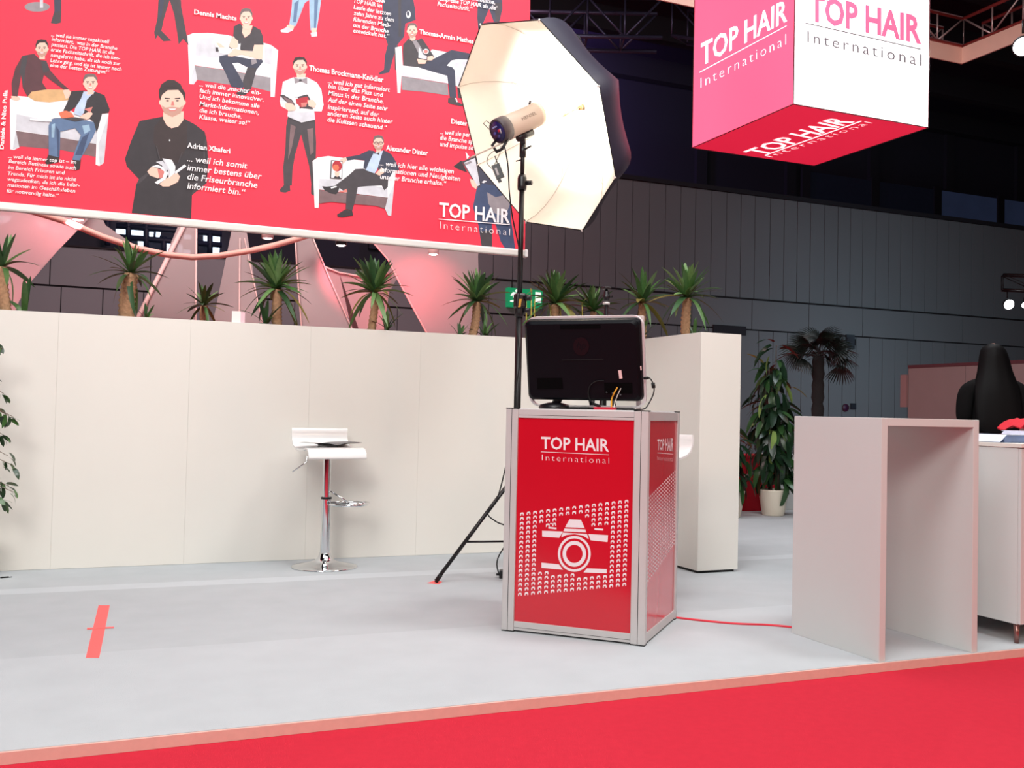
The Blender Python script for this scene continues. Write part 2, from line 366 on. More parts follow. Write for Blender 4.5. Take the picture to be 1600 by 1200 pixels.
# the big man with the open magazine
figure(crop(180, 110, 5.0), [
 ('black', [(190,395),(375,360),(440,455),(535,375),(620,420),(700,480),(718,560),(728,720),(715,880),(600,975),(595,1160),(128,1115),(165,890),(185,850),(90,750),(76,690),(125,550)]),
 ('hair', [(375,362),(305,440),(300,560),(350,690),(490,730),(560,600),(565,430),(535,376),(500,440),(440,458),(400,432)]),
 ('coal', [(185,850),(250,800),(262,815),(195,880),(165,890)]),
 ('coal', [(715,500),(700,640),(712,880),(600,975),(610,880),(690,830),(690,600)]),
 ('skin', [(375,325),(375,378),(402,430),(440,452),(492,440),(533,388),(535,320)])]+face(447, 245, 92, 112, 'hair', 'stub')+[
 ('hair', [(345,225),(340,160),(362,108),(412,74),(462,76),(512,110),(536,170),(537,228),(524,178),(500,140),(440,128),(380,138),(358,168)]),
 ('skin', [(250,790),(285,752),(335,768),(378,800),(335,845),(272,822)]), ('skin', [(345,888),(420,830),(482,798),(506,830),(490,872),(420,908),(370,908)]),
 ('lip', [(330,770),(385,775),(392,830),(345,845)]),
 ('white', [(280,752),(330,738),(388,762),(415,805),(392,852),(330,892),(308,876),(370,838),(384,792),(350,764)]),
 ('white', [(370,688),(442,700),(470,752),(466,802),(420,842),(412,786)]), ('shade', [(318,716),(372,706),(408,770),(400,800),(362,740)]), ('shade', [(372,690),(384,694),(432,790),(424,830),(412,786)]),
 ('white', [(466,792),(540,735),(556,750),(470,812)]), ('white', ell(425, 547, 6, 7, 8)), ('coal', [(318,590),(326,592),(352,690),(342,692)]), ('coal', [(520,640),(528,640),(498,722),(490,720)])])
# sofa and the two men beside it
cA = crop(0, 50, 1036/190)
figure(cA, [
 ('white', [(85,570),(150,545),(240,552),(420,590),(585,575),(560,650),(700,720),(850,720),(870,695),(925,690),(920,760),(880,1120),(845,1142),(815,1130),(820,960),(140,845),(160,985),(120,1005),(88,1000)]),
 ('shade', [(140,700),(420,760),(830,850),(822,955),(420,880),(135,835)]), ('brown', [(135,842),(420,882),(820,955),(815,1065),(520,1005),(180,975),(150,985)]),
 ('shade', [(110,1000),(135,842),(165,985)]), ('shade', [(850,1135),(838,960),(925,700),(885,1115)])])
figure(cA, [
 ('skin', [(95,545),(160,550),(175,575),(140,590),(100,575)]),
 ('tan', [(235,550),(270,510),(400,490),(540,492),(590,520),(585,580),(420,600),(300,590)]), ('skin', [(535,500),(575,480),(605,510),(595,560),(560,570)]),
 ('plaid', [(190,205),(290,185),(345,240),(395,245),(430,330),(520,430),(590,490),(545,492),(430,410),(375,365),(360,430),(400,490),(270,510),(235,552),(195,480),(180,370),(150,550),(105,545),(98,440),(130,310)]),
 ('coal', [(190,205),(240,195),(215,330),(200,480),(180,370),(165,350)]), ('coal', [(350,250),(395,245),(420,330),(370,350)])]+face(358, 145, 50, 66, 'hair', 'stub'))
figure(cA, [
 ('hair', [(415,1040),(505,1060),(500,1110),(400,1130),(385,1115)]), ('hair', [(620,1085),(690,1090),(680,1170),(640,1180)]),
 ('jeans', [(440,740),(560,735),(740,755),(800,770),(820,830),(790,900),(700,1060),(680,1095),(615,1090),(640,1010),(690,880),(640,820),(515,850),(508,1070),(415,1050),(415,800)]),
 ('jean2', [(508,850),(480,800),(490,1060),(508,1070)]), ('jean2', [(700,900),(760,860),(700,1050),(640,1050)]), ('pale', [(440,790),(470,780),(462,900),(440,900)]), ('pale', [(700,800),(760,790),(770,840),(720,870)]),
 ('black', [(610,505),(720,500),(760,540),(800,505),(890,540),(935,660),(925,690),(870,695),(825,860),(800,770),(720,700),(640,640),(590,680),(540,670),(570,610)]),
 ('lblue', [(712,510),(810,508),(740,580),(715,690),(690,720),(630,700),(640,650),(690,570)]), ('shade', [(722,510),(745,530),(790,512),(760,545),(735,540)])]+face(770, 440, 56, 68, 'ghair', None)+[
 ('skin', [(690,715),(770,675),(790,700),(760,740),(720,755),(680,735)]), ('white', [(430,750),(450,715),(500,690),(520,735),(470,735)]), ('orange', [(500,690),(560,672),(610,690),(635,725),(540,738),(520,735)]),
 ('coal', [(540,738),(640,728),(740,745),(640,765)]), ('white', [(255,738),(440,752),(440,768),(258,756)]), ('lip', [(718,660),(790,640),(770,690)])])
# man with short sleeves on the upper sofa
figure(crop(280, 0, 7.5), [
 ('white', [(98,415),(160,390),(330,385),(560,410),(640,430),(720,520),(985,500),(1080,530),(1158,590),(1150,700),(1118,1140),(1070,1135),(1070,910),(560,820),(180,765),(210,935),(170,990),(120,985)]),
 ('shade', [(200,450),(400,440),(580,470),(600,640),(420,680),(190,650)]), ('shade', [(1000,540),(1090,570),(1080,760),(1000,740)]),
 ('grey', [(178,768),(560,825),(1070,910),(1068,1075),(860,1020),(560,990),(200,935)]),
 ('shade', [(120,985),(180,768),(212,935),(170,990)]),
 ('navy', [(470,660),(560,640),(820,690),(960,690),(985,720),(905,820),(840,1050),(760,1040),(750,960),(800,790),(690,735),(620,740),(700,880),(770,1010),(740,1035),(610,1020),(540,850),(468,720)]),
 ('coal', [(800,790),(905,800),(840,1050),(760,1045),(745,950)]), ('grey', [(840,700),(900,690),(910,740),(850,760)]),
 ('coal', [(660,1095),(740,1040),(840,1060),(780,1110),(700,1118)]),
 ('skin', [(735,300),(860,300),(830,400),(768,442),(735,380)]),
 ('coal', [(640,310),(715,270),(745,320),(735,380),(768,445),(830,400),(868,305),(950,350),(982,430),(988,525),(880,525),(875,600),(720,590),(690,500),(632,420)]),
 ('skin', [(620,425),(690,480),(685,560),(620,570),(580,540)]), ('skin', [(880,525),(988,525),(975,690),(940,700),(730,640),(720,590),(860,605)]), ('skin', [(580,600),(660,570),(720,590),(735,640),(620,665),(570,660)]),
 ('white', [(400,480),(470,500),(600,560),(620,600),(570,640),(470,620),(430,560)]), ('skin', [(430,495),(480,510),(540,560),(470,560)]), ('coal', [(425,555),(455,555),(465,605),(428,605)]), ('white', [(690,520),(720,510),(712,575),(690,590)]), ('coal', [(585,548),(625,570),(615,575),(582,556)])]+face(785, 215, 68, 96, 'ghair'))
# man with bow tie standing, reading
figure(crop(420, 70, 5.0), [
 ('coal', [(85,1130),(120,1095),(165,1095),(168,1140),(130,1155),(90,1150)]), ('coal', [(330,1100),(355,1090),(356,1180),(330,1165)]),
 ('coal', [(150,560),(360,580),(370,760),(368,890),(345,905),(358,1100),(335,1120),(315,950),(290,850),(252,700),(205,860),(185,980),(180,1100),(118,1100),(112,960),(130,800),(135,640)]),
 ('black', [(150,560),(360,580),(360,598),(250,612),(150,578)]), ('brown', [(170,620),(210,640),(180,800),(150,900)]), ('brown', [(300,660),(345,650),(350,840),(325,860)]),
 ('white', [(110,290),(190,255),(300,255),(375,295),(410,350),(428,470),(412,522),(355,520),(362,585),(255,608),(145,560),(150,512),(95,480),(85,440),(100,360)]),
 ('shade', [(150,512),(240,530),(355,520),(360,585),(255,606),(145,560)]), ('shade', [(100,360),(130,380),(120,440),(88,440)]), ('skin', [(215,225),(290,225),(285,255),(220,258)])]+face(243, 170, 50, 62, 'hair', 'stub')+[
 ('grey', [(195,255),(240,270),(248,272),(298,258),(300,308),(250,285),(205,304)]), ('coal', [(236,268),(256,268),(256,288),(236,288)]),
 ('coal', [(80,390),(120,395),(180,430),(205,470),(215,500),(190,485),(130,440)]), ('brown', [(110,405),(175,435),(195,465),(150,455)]), ('white', [(190,425),(225,410),(240,500),(228,520),(205,480)]),
 ('coal', [(195,415),(300,388),(320,420),(345,505),(255,495),(240,500),(225,412)]), ('dred', [(210,425),(300,405),(320,450),(250,490),(215,460)]), ('lip', [(250,455),(300,450),(290,485),(255,488)]),
 ('skin', [(130,455),(180,460),(215,490),(205,515),(150,520),(128,480)]), ('skin', [(300,435),(345,430),(372,465),(355,495),(310,480)])])
# man with glasses and bow tie on the lower sofa
figure(crop(480, 200, 8.0), [
 ('white', [(65,415),(130,370),(260,352),(440,375),(600,400),(720,410),(800,600),(1010,620),(1060,560),(1105,545),(1080,760),(1048,1100),(1008,1095),(1005,870),(620,825),(145,770),(140,1000),(92,1000)]),
 ('shade', [(150,640),(480,650),(1000,760),(1005,862),(620,825),(140,765)]), ('brown', [(142,775),(620,832),(1005,870),(970,1010),(860,975),(560,950),(300,925),(150,945)]), ('shade', [(1005,870),(970,1010),(1008,1095),(1048,1098),(1085,700)]),
 ('black', [(370,1085),(470,1020),(560,1035),(572,1095),(530,1100),(440,1118),(380,1108)]),
 ('coal', [(600,515),(700,510),(860,570),(1010,640),(1005,740),(960,782),(930,720),(740,730),(630,740),(600,900),(560,1035),(480,1015),(490,800),(440,780),(400,750),(340,725),(520,590)]),
 ('black', [(185,730),(240,735),(350,725),(400,750),(385,800),(360,832),(290,820),(215,780)]), ('white', [(290,745),(360,725),(370,740),(300,760)]), ('lip', [(400,780),(440,790),(490,760),(500,805),(400,805)]),
 ('navy', [(480,365),(640,340),(770,280),(840,290),(830,400),(760,540),(700,500),(715,405),(600,395),(500,410)]), ('navy', [(945,275),(1050,330),(1100,410),(1150,520),(1060,560),(1020,640),(900,600),(880,480)]),
 ('lblue', [(830,310),(945,285),(900,430),(870,530),(840,570),(730,530),(770,430)]), ('coal', [(832,300),(868,318),(900,305),(898,342),(866,326),(828,325)])]+face(888, 195, 62, 84, 'ghair', 'stub', True)+[
 ('skin', [(410,395),(480,365),(495,400),(440,450),(415,430)]), ('skin', [(850,575),(900,520),(945,500),(960,560),(900,600)]),
 ('black', [(295,405),(440,415),(432,640),(282,632)]), ('white', [(305,418),(432,425),(425,630),(296,624)]), ('dred', ell(370, 480, 62, 68, 16)), ('orange', ell(355, 500, 40, 42, 12)), ('skin', [(335,550),(405,550),(395,600),(370,615),(345,595)]), ('black', [(320,635),(345,600),(370,615),(395,602),(425,640)])])
# reclining man on the right-hand sofa
figure(crop(600, 20, 7.5), [
 ('white', [(130,410),(205,390),(220,620),(420,640),(560,430),(720,460),(1020,480),(1060,560),(990,800),(900,870),(745,830),(205,740),(190,945),(158,940)]),
 ('shade', [(760,600),(1000,560),(960,760),(860,850),(840,640)]), ('shade', [(225,690),(560,760),(745,780),(745,830),(205,742)]), ('grey', [(205,745),(560,805),(745,835),(755,970),(480,930),(210,905)]),
 ('coal', [(855,870),(905,900),(930,1000),(870,1000)]),
 ('navy', [(470,600),(600,530),(790,435),(1020,480),(1010,555),(870,545),(790,560),(735,620),(800,640),(832,680),(838,860),(850,1000),(770,995),(740,740),(560,690),(400,640)]),
 ('coal', [(752,1000),(840,995),(870,1050),(940,1085),(900,1095),(780,1070),(748,1050)]), ('white', [(830,1000),(845,1000),(862,1045),(850,1048)]),
 ('coal', [(225,370),(290,300),(400,320),(440,295),(500,380),(590,520),(540,560),(500,590),(420,640),(225,620),(220,450)]), ('grey', [(330,330),(380,325),(440,420),(460,480),(400,470)]),
 ('skin', [(290,250),(370,290),(365,320),(320,330)])]+face(328, 215, 56, 78, 'ghair', 'stub')+[
 ('skin', [(385,540),(440,550),(500,560),(480,600),(400,600)]), ('skin', [(505,520),(560,505),(590,530),(560,560),(505,560)]), ('shade', [(405,395),(430,440),(455,490),(500,510),(495,550),(400,530)]), ('white', ell(488, 455, 34, 30, 14)), ('lip', ell(488, 456, 25, 22, 12))])
# man in jeans behind the umbrella
figure(crop(690, 170, 730/140), [
 ('navy', [(290,470),(360,420),(560,480),(580,700),(560,760),(300,660),(290,600)]),
 ('jean2', [(285,650),(330,610),(520,640),(560,760),(565,900),(600,1150),(515,1150),(480,1080),(440,940),(410,930),(412,1130),(325,1125),(300,950),(255,800)]),
 ('grey', [(370,680),(440,720),(520,700),(555,780),(520,880),(430,850),(380,770)]), ('coal', [(312,1000),(410,990),(412,1130),(325,1125)]),
 ('black', [(95,470),(160,420),(210,520),(130,490)]), ('white', [(195,350),(225,390),(205,410)]), ('coal', [(165,430),(275,385),(300,440),(315,640),(290,640)]), ('shade', [(180,440),(272,400),(312,620),(292,632)]), ('grey', [(185,445),(240,425),(246,440),(190,462)]),
 ('skin', [(228,570),(260,580),(290,625),(280,655),(245,630)]), ('white', [(325,598),(345,585),(370,590),(340,606)])])
# cut-off figures along the top edge
figure(crop(0, 0, 1482/420), [('coal', [(292,-120),(340,-120),(338,60),(335,125),(310,132),(280,128),(300,60)]), ('navy', [(296,-120),(335,-120),(332,60),(300,70)]), ('grey', ell(205, 38, 70, 27, 20)), ('shade', [(218,-120),(235,-120),(238,42),(220,42)])])
figure(crop(0, 0, 1482/420), [('coal', [(880,-120),(990,-120),(1000,40),(1040,250),(1010,215),(985,245),(978,190),(960,80),(935,0),(905,100),(890,170),(945,225),(900,228),(870,195),(858,218),(850,180),(868,100)]), ('navy', [(888,-100),(915,-60),(890,90),(872,110)])])
cT = crop(430, 0, 1600/370)
figure(cT, [('skin', [(80,170),(135,160),(120,205),(70,200)]), ('pale', [(120,-80),(320,-80),(300,80),(280,205),(238,205),(232,100),(230,0),(200,20),(150,150),(138,178),(95,165),(110,60)]), ('skin', [(245,190),(280,190),(278,225),(245,222)]), ('shade', [(35,205),(85,180),(120,205),(85,222),(40,218)]), ('shade', [(238,222),(282,215),(282,245),(245,250)]), ('jeans', [(130,20),(160,0),(140,150),(120,150)]), ('jeans', [(265,0),(290,0),(275,190),(262,190)])])
figure(cT, [('navy', [(740,-80),(920,-80),(945,60),(950,135),(880,160),(870,250),(820,310),(790,420),(770,490),(700,505),(705,490),(735,470),(740,380),(760,300),(745,260),(720,110)]), ('coal', [(805,330),(830,300),(820,480),(808,470)]), ('white', ell(900, 98, 16, 26, 12)), ('navy', ell(897, 92, 9, 17, 10)), ('coal', [(830,-80),(850,-80),(850,240),(835,250)])])
figure(cT, [('navy', [(1370,-80),(1530,-80),(1535,60),(1515,150),(1480,160),(1445,60),(1400,170),(1375,250),(1365,120)]), ('coal', [(1480,20),(1530,20),(1512,150),(1490,155)])])
# texts on the banner
def block(c, lines, cap, bold=.012, shear=.18):
    mb = MB()
    for s, a, b in lines:
        A = c(*a); B = c(*b); cp = cap/((c(1, 0)[0]-c(0, 0)[0])**-1); letter(mb, s, line_quad(A, B, cp), bmap(78), bold, shear)
    return build('lettering', mb, WPRINT, ban, fixn=False)
c1 = crop(0, 0, 1482/420); c2 = crop(400, 0, 3.0)
block(c1, [('... weil sie immer topaktuell', (282,202), (602,242)), ('informiert,  was in der Branche', (285,227), (646,279)), ('passiert. Die TOP HAIR ist die', (283,256), (630,304)), ('erste Fachzeitschrift, die ich ken-', (281,285), (662,334)),
           ('nengelernt habe, als ich noch zur', (280,315), (664,364)), ('Lehre ging, und sie ist immer noch', (278,344), (670,394)), ('eine der besten Zeitungen!\u201c', (276,370), (602,410))], 20)
mb = MB(); letter(mb, 'Daniele & Nico Pulia', (c1(20,825), c1(42,500), c1(-2,824), c1(20,499)), bmap(78), .03, 0); build('lettering', mb, WPRINT, ban, fixn=False)
block(c1, [('... weil sie immer top ist \u2013 im', (45,872), (420,906)), ('Bereich Business sowie auch', (48,900), (420,938)), ('im Bereich Frisuren und', (46,933), (358,964)), ('Trends. F\u00fcr mich ist sie nicht', (43,967), (420,1001)),
           ('wegzudenken, da ich die Infor-', (42,998), (440,1034)), ('mationen im Gesch\u00e4ftsleben', (42,1030), (415,1064)), ('f\u00fcr notwendig halte.\u201c', (38,1062), (325,1090))], 20)
block(c1, [('Dennis Machts', (1070,80), (1303,117))], 25, .024, 0)
block(c1, [('... weil die \u201amachts\u2018 ein-', (1097,477), (1438,526)), ('fach immer innovativer.', (1100,512), (1452,563)), ('Und ich bekomme alle', (1099,545), (1430,599)), ('Markt-Informationen,', (1099,585), (1425,634)), ('die ich brauche.', (1099,620), (1330,656)), ('Klasse, weiter so!\u201c', (1097,657), (1378,693))], 24)
block(c1, [('Adrian Xhaferi', (1032,815), (1268,848))], 27, .024, 0)
block(c1, [('... weil ich somit', (1030,890), (1362,932)), ('immer bestens \u00fcber', (1032,940), (1442,990)), ('die Friseurbranche', (1032,990), (1418,1038)), ('informiert bin.\u201c', (1032,1040), (1352,1080))], 33)
block(cT, [('durch die', (527,-16), (738,25)), ('TOP HAIR im', (527,22), (718,55)), ('Laufe der letzten', (527,62), (780,110)), ('zehn Jahre zu dem', (527,103), (800,152)), ('f\u00fchrenden Medi-', (526,145), (775,188)), ('um der Branche', (526,185), (763,227)), ('entwickelt hat.\u201c', (525,222), (768,262))], 28)
block(cT, [('Thomas-Armin Mathes', (970,230), (1337,298))], 30, .024, 0)
block(cT, [('\u00f6ffentliche,', (1325,4), (1482,32)), ('Fachpresse TOP HAIR als \u201adie\u2018', (1093,4), (1497,72)), ('Fachzeitschrift.\u201c', (1093,42), (1330,80))], 28)
block(c2, [('Thomas Brockmann-Kn\u00f6dler', (248,332), (596,388))], 24, .024, 0)
block(c2, [('... weil ich gut informiert', (335,391), (626,433)), ('bin \u00fcber das Plus und', (337,415), (595,457)), ('Minus in der Branche.', (337,447), (596,487)), ('Auf der einen Seite sehr', (335,479), (616,521)), ('inspirierend, auf der', (335,512), (575,549)), ('anderen Seite auch hinter', (333,542), (640,582)), ('die Kulissen schauend.\u201c', (333,571), (612,611))], 21)
block(c2, [('Alexander Dinter', (608,705), (804,731))], 23, .024, 0)
block(c2, [('... weil ich hier alle wichtigen', (578,776), (925,815)), ('Informationen und Neuigkeiten', (580,806), (955,850)), ('unserer Branche erhalte.\u201c', (580,839), (890,873))], 22)
block(c2, [('Dieter', (913,580), (990,592))], 22, .024, 0)
block(c2, [('... weil sie perf', (860,629), (1012,645)), ('die Branche sp', (860,656), (1016,676)), ('und Impulse set', (860,686), (1026,706))], 21)
mb = MB(); letter(mb, 'TOP HAIR', line_quad(c2(856,1014), c2(1188,1048), 21), bmap(78), .02); f = bmap(78)
mb.add([f(*c2(*p)) for p in [(855,1026),(1188,1052),(1188,1056),(855,1030)]], [(0, 1, 2, 3)]); letter(mb, 'International', line_quad(c2(860,1072), c2(1188,1105), 11), bmap(78), -.016, 0, 1.3); build('lettering', mb, WPRINT, ban, fixn=False)

# ------------------------------------------------------------------ counter with computer
PL, PA, PW, PD, PH = Vector((2.1803, 3.6789, 0)), -0.7774, 0.6675, 0.6398, 1.0162
pod = thing('display_counter', 'red logo counter with aluminium frame carrying the black computer', 'counter', PL, PA)
def pl(x, y, z): return PL+Matrix.Rotation(PA, 3, 'Z') @ Vector((x, y, z))      # counter frame -> world
def lbuild(name, mb, mat, parent=pod): return build(name, mb, mat, parent, world=False)
T = .0585
for (xa, xb, ya, yb) in [(-PW, -PW+T, 0, .036), (-T-.006, 0, 0, .036), (-PW, -PW+T, PD-.036, PD), (-T-.006, 0, PD-.036, PD)]:
    p = lbuild('post', MB().bbox((xa, ya, .004), (xb, yb, PH-.003), .003), ALU)
    s_ = -1 if ya == 0 else 1; yy = ya-.0006 if ya == 0 else yb
    xm = (xa+xb)/2; g = MB()
    g.box((xm-.0012, yy, .004), (xm+.0012, yy+.0006, PH-.003)); lbuild('groove', g, RUBBER, p)
    lbuild('post_cap', MB().bbox((xa-.001, ya-.001, PH-.003), (xb+.001, yb+.001, PH+.001), .001), RUBBER, p)
    lbuild('foot_pad', MB().box((xa, ya, 0), (xb, yb, .004)), RUBBER, p)
for z0, z1 in ((.008, .048), (PH-.044, PH-.004)):
    for ya in (.004, PD-.032):
        r_ = lbuild('rail', MB().bbox((-PW+T, ya, z0), (-T-.006, ya+.028, z1), .002), ALU)
        zz = z0+.028 if z0 > .5 else z1-.03
        lbuild('groove', MB().box((-PW+T+.001, ya-.0005, z0+.012), (-T-.007, ya, z0+.0135)), RUBBER, r_)
    for xa in (-.030, -PW):
        lbuild('rail', MB().bbox((xa, .036, z0), (xa+.028, PD-.036, z1), .002), ALU)
PRED = M('counter_red_panel', (202, 16, 38), .22, var=.02, scale=4, coat=.5)
FY = .010
fp = lbuild('panel', MB().box((-PW+T, FY, .046), (-T-.006, FY+.008, PH-.042)), PRED)
sp = lbuild('panel', MB().box((-.016, .034, .046), (-.008, PD-.034, PH-.042)), PRED)
lbuild('panel', MB().box((-PW+T, PD-.018, .046), (-T-.006, PD-.010, PH-.042)), PRED)
lbuild('panel', MB().box((-PW+.008, .034, .046), (-PW+.016, PD-.034, PH-.042)), PRED)
lbuild('top_board', MB().bbox((-PW+.02, .02, PH-.010), (-.02, PD-.02, PH), .002), M('counter_top', (206, 200, 200), .4, var=.02))
nF = -(Matrix.Rotation(PA, 3, 'Z') @ Vector((0, 1, 0))); nS = Matrix.Rotation(PA, 3, 'Z') @ Vector((1, 0, 0))
def fmap(x, y): return onplane(x, y, pl(0, FY-.0006, 0), nF)
def smap(x, y): return onplane(x, y, pl(-.0074, 0, 0), nS)
cP = crop(760, 620, 2.926)
CW = M('counter_white_print', (238, 226, 230), .35, var=.01)
def logo(parent, mapf, c, q1, rule, q2, mat, b=.018):
    mb = MB(); letter(mb, 'TOP HAIR', [c(*p) for p in q1], mapf, b)
    mb.add([mapf(*c(*p)) for p in rule], [(0, 1, 2, 3)]); letter(mb, 'International', [c(*p) for p in q2], mapf, -.018, 0, 1.3)
    return build('lettering', mb, mat, parent, fixn=False)
logo(fp, fmap, cP, [(250,237),(561,250),(250,184),(561,194)], [(249,250),(561,264),(561,266.5),(249,252.5)], [(254,291),(561,306),(254,263),(561,277)], CW)
logo(sp, smap, cP, [(782,242),(854,248),(782,196),(856,190)], [(782,255),(855,261),(855,263),(782,257.5)], [(782,289),(854,297),(782,270),(854,272)], CW)
mb = MB()
def wpoly(pts): mb.add([fmap(*cP(*p)) for p in pts], [list(range(len(pts)))])
for q in [[(380,560),(432,562),(449,600),(360,596)], [(357,602),(452,606),(457,620),(352,615)], [(255,612),(350,616),(333,645),(255,639)], [(466,627),(556,633),(554,664),(476,656)],
          [(283,594),(320,598),(320,606),(283,602)], [(291,577),(312,579),(312,584),(291,582)], [(494,600),(534,603),(534,611),(494,608)], [(252,758),(332,766),(350,791),(252,782)], [(460,784),(550,788),(550,807),(444,803)],
          [(349,621),(460,627),(468,651),(440,634),(402,628),(365,632),(342,643)]]: wpoly(q)
def ring(cx, cy, rx, ry, k, n=40):
    vs = []
    for i in range(n):
        a = 2*PI*i/n
        for q in (1, k): vs.append(fmap(*cP(cx+rx*q*math.cos(a), cy+ry*q*math.sin(a))))
    mb.add(vs, [(2*i, 2*i+1, (2*i+3) % (2*n), (2*i+2) % (2*n)) for i in range(n)])
ring(402, 718, 75, 82, .86); ring(402, 718, 54, 59, .70)
build('camera_emblem', mb, CW, fp, fixn=False)
ICON = [(-.5,-.15),(-.28,-.5),(.28,-.5),(.5,-.15),(.5,.5),(.24,.5),(.24,.02),(-.24,.02),(-.24,.5),(-.5,.5)]
def pattern(parent, mapf, tl, tr, bl, br, nu, nv, iw, ih, skip):
    mb = MB()
    for j in range(nv):
        for i in range(nu):
            u = (i+.5)/nu; v = (j+.5)/nv
            x = tl[0]*(1-u)*(1-v)+tr[0]*u*(1-v)+bl[0]*(1-u)*v+br[0]*u*v; y = tl[1]*(1-u)*(1-v)+tr[1]*u*(1-v)+bl[1]*(1-u)*v+br[1]*u*v
            if skip(x, y): continue
            mb.add([mapf(*cP(x+a*iw, y+b*ih-.1*a*iw)) for a, b in ICON], [(0, 1, 2, 7), (2, 3, 6, 7), (3, 4, 5, 6), (0, 7, 8, 9)])
    o = build('icon_pattern', mb, CW, parent, fixn=False); o['kind'] = 'stuff'; return o
pattern(fp, fmap, (148,527), (656,465), (138,915), (645,868), 17, 18, 17, 14.5, lambda x, y: (243 < x < 566 and 588 < y < 812 and not (y > 792 and x < 300)) or (340 < x < 470 and 545 < y < 600))
pattern(sp, smap, (739,458), (874,322), (735,856), (869,664), 17, 22, 5.2, 9.5, lambda x, y: False)

# all-in-one computer, seen from behind, parallel to the counter front
TILT = math.radians(12)
px0 = (Matrix.Rotation(-PA, 3, 'Z') @ (onplane(823, 560, pl(0, .13, 0), nF)-PL)).x; px1 = (Matrix.Rotation(-PA, 3, 'Z') @ (onplane(1007, 560, pl(0, .13, 0), nF)-PL)).x
comp = thing('all_in_one_computer', 'black all-in-one computer seen from behind on the red counter', 'computer', pl(0, 0, PH), PA)
def cl(x, y, z):     # tilted screen frame: x across, y towards the viewer side (negative), z up the screen
    return Vector((x, .19-z*math.sin(TILT)+y*math.cos(TILT), .012+z*math.cos(TILT)+y*math.sin(TILT)))
def rrect(x0, x1, z0, z1, r, n=5):
    P = []
    for cx, cz, a0 in ((x1-r, z1-r, 0), (x0+r, z1-r, 90), (x0+r, z0+r, 180), (x1-r, z0+r, 270)):
        for i in range(n+1): a = math.radians(a0+90*i/n); P.append((cx+r*math.cos(a), cz+r*math.sin(a)))
    return P
HS = .425
SILV = M('silver_bezel', (222, 218, 220), .35, .25, var=.02)
GLOSS = M('computer_black_shell', (9, 10, 16), .40, var=.1, scale=6, spec=.13)
def loft(mb, rings, cap0=True, cap1=True, smooth=False):
    n = len(rings[0]); vs = [p for r in rings for p in r]; fs = []
    for i in range(len(rings)-1):
        for j in range(n): fs.append((i*n+j, i*n+(j+1) % n, (i+1)*n+(j+1) % n, (i+1)*n+j))
    mb.add(vs, fs, 0, smooth)
    if cap0: mb.add(rings[0], [list(range(n))[::-1]])
    if cap1: mb.add(rings[-1], [list(range(n))])
fo = rrect(px0, px1, 0, HS, .05); fi = rrect(px0+.012, px1-.012, .006, HS-.010, .045)
mb = MB(); n = len(fo)
loft(mb, [[cl(x, -.008, z) for x, z in fo], [cl(x, .010, z) for x, z in fo], [cl(x, .010, z) for x, z in fi], [cl(x, -.008, z) for x, z in fi], [cl(x, -.008, z) for x, z in fo]], False, False)
lbuild('silver_frame', mb, SILV, comp)
sh = [rrect(px0+.007, px1-.009, .036, HS-.010, .025), rrect(px0+.010, px1-.012, .040, HS-.016, .026), rrect(px0+.022, px1-.024, .052, HS-.030, .026)]
mb = MB(); loft(mb, [[cl(x, .006, z) for x, z in sh[0]], [cl(x, -.020, z) for x, z in sh[0]], [cl(x, -.040, z) for x, z in sh[1]], [cl(x, -.052, z) for x, z in sh[2]]])
shell = lbuild('back_shell', mb, GLOSS, comp)
lbuild('screen', MB().add([cl(x, .0105, z) for x, z in [(px0+.02,.05),(px1-.02,.05),(px1-.02,HS-.02),(px0+.02,HS-.02)]], [(0, 1, 2, 3)]), M('dark_screen', (10, 10, 14), .1), comp)
cC = crop(800, 480, 1600/240)
pc = comp.location+Matrix.Rotation(PA, 3, 'Z') @ cl(0, -.0545, .2); nC = Matrix.Rotation(PA, 3, 'Z') @ (cl(0, -1, 0)-cl(0, 0, 0))
def cmap(x, y): return onplane(x, y, pc, nC)
def cpoly(name, pts, mat, dy=.002):
    mb = MB(); mb.prism([cmap(*cC(*p)) for p in pts], nC*-dy); return build(name, mb, mat, shell)
BAY = M('bay_black', (5, 5, 6), .6, spec=.05); cpoly('vent_slot', [(500,188),(920,182),(922,222),(502,230)], BAY)
EMB = M('dark_red_emblem', (27, 12, 18), .4, spec=.13)
mb = MB(); mb.prism([cmap(*cC(720+82*math.cos(a*PI/16), 408+95*math.sin(a*PI/16))) for a in range(32)], nC*-.002); build('emblem_disc', mb, EMB, shell)
mb = MB(); letter(mb, 'hp', [cC(*p) for p in [(672,438),(768,436),(672,362),(768,360)]], lambda x, y: cmap(x, y)+nC*.0004, -.005, .25); build('emblem_letters', mb, GLOSS, shell, fixn=False)
cpoly('door_outline', [(520,548),(950,540),(950,546),(520,554)], RUBBER)
BAY = M('bay_black', (9, 8, 10), .5, spec=.1); cpoly('cable_bay', [(260,740),(520,738),(530,850),(265,856)], BAY); cpoly('port_bay', [(960,790),(1250,790),(1255,900),(965,900)], BAY)
cpoly('sticker', [(1106,658),(1138,656),(1150,742),(1118,746)], M('pale_sticker', (232, 196, 194), .6), .0025)
cpoly('side_sticker', [(1334,615),(1346,613),(1350,655),(1338,658)], M('pale_sticker', (232, 196, 194), .6), .0025)
for x0_, y0_ in ((978,880),(1120,905),(1040,888)): cpoly('socket', [(x0_,y0_),(x0_+16,y0_),(x0_+16,y0_+14),(x0_,y0_+14)], M('socket_grey', (96, 104, 110), .4), .003)
mb = MB(); mb.lathe([(.0, 0), (.075, 0), (.078, .006), (.07, .02), (.03, .03), (0, .032)], (px0+.125, .19, .0), 28); mb.tube([(px0+.125, .19, .02), (px0+.16, .17, .07)], .02, 10)
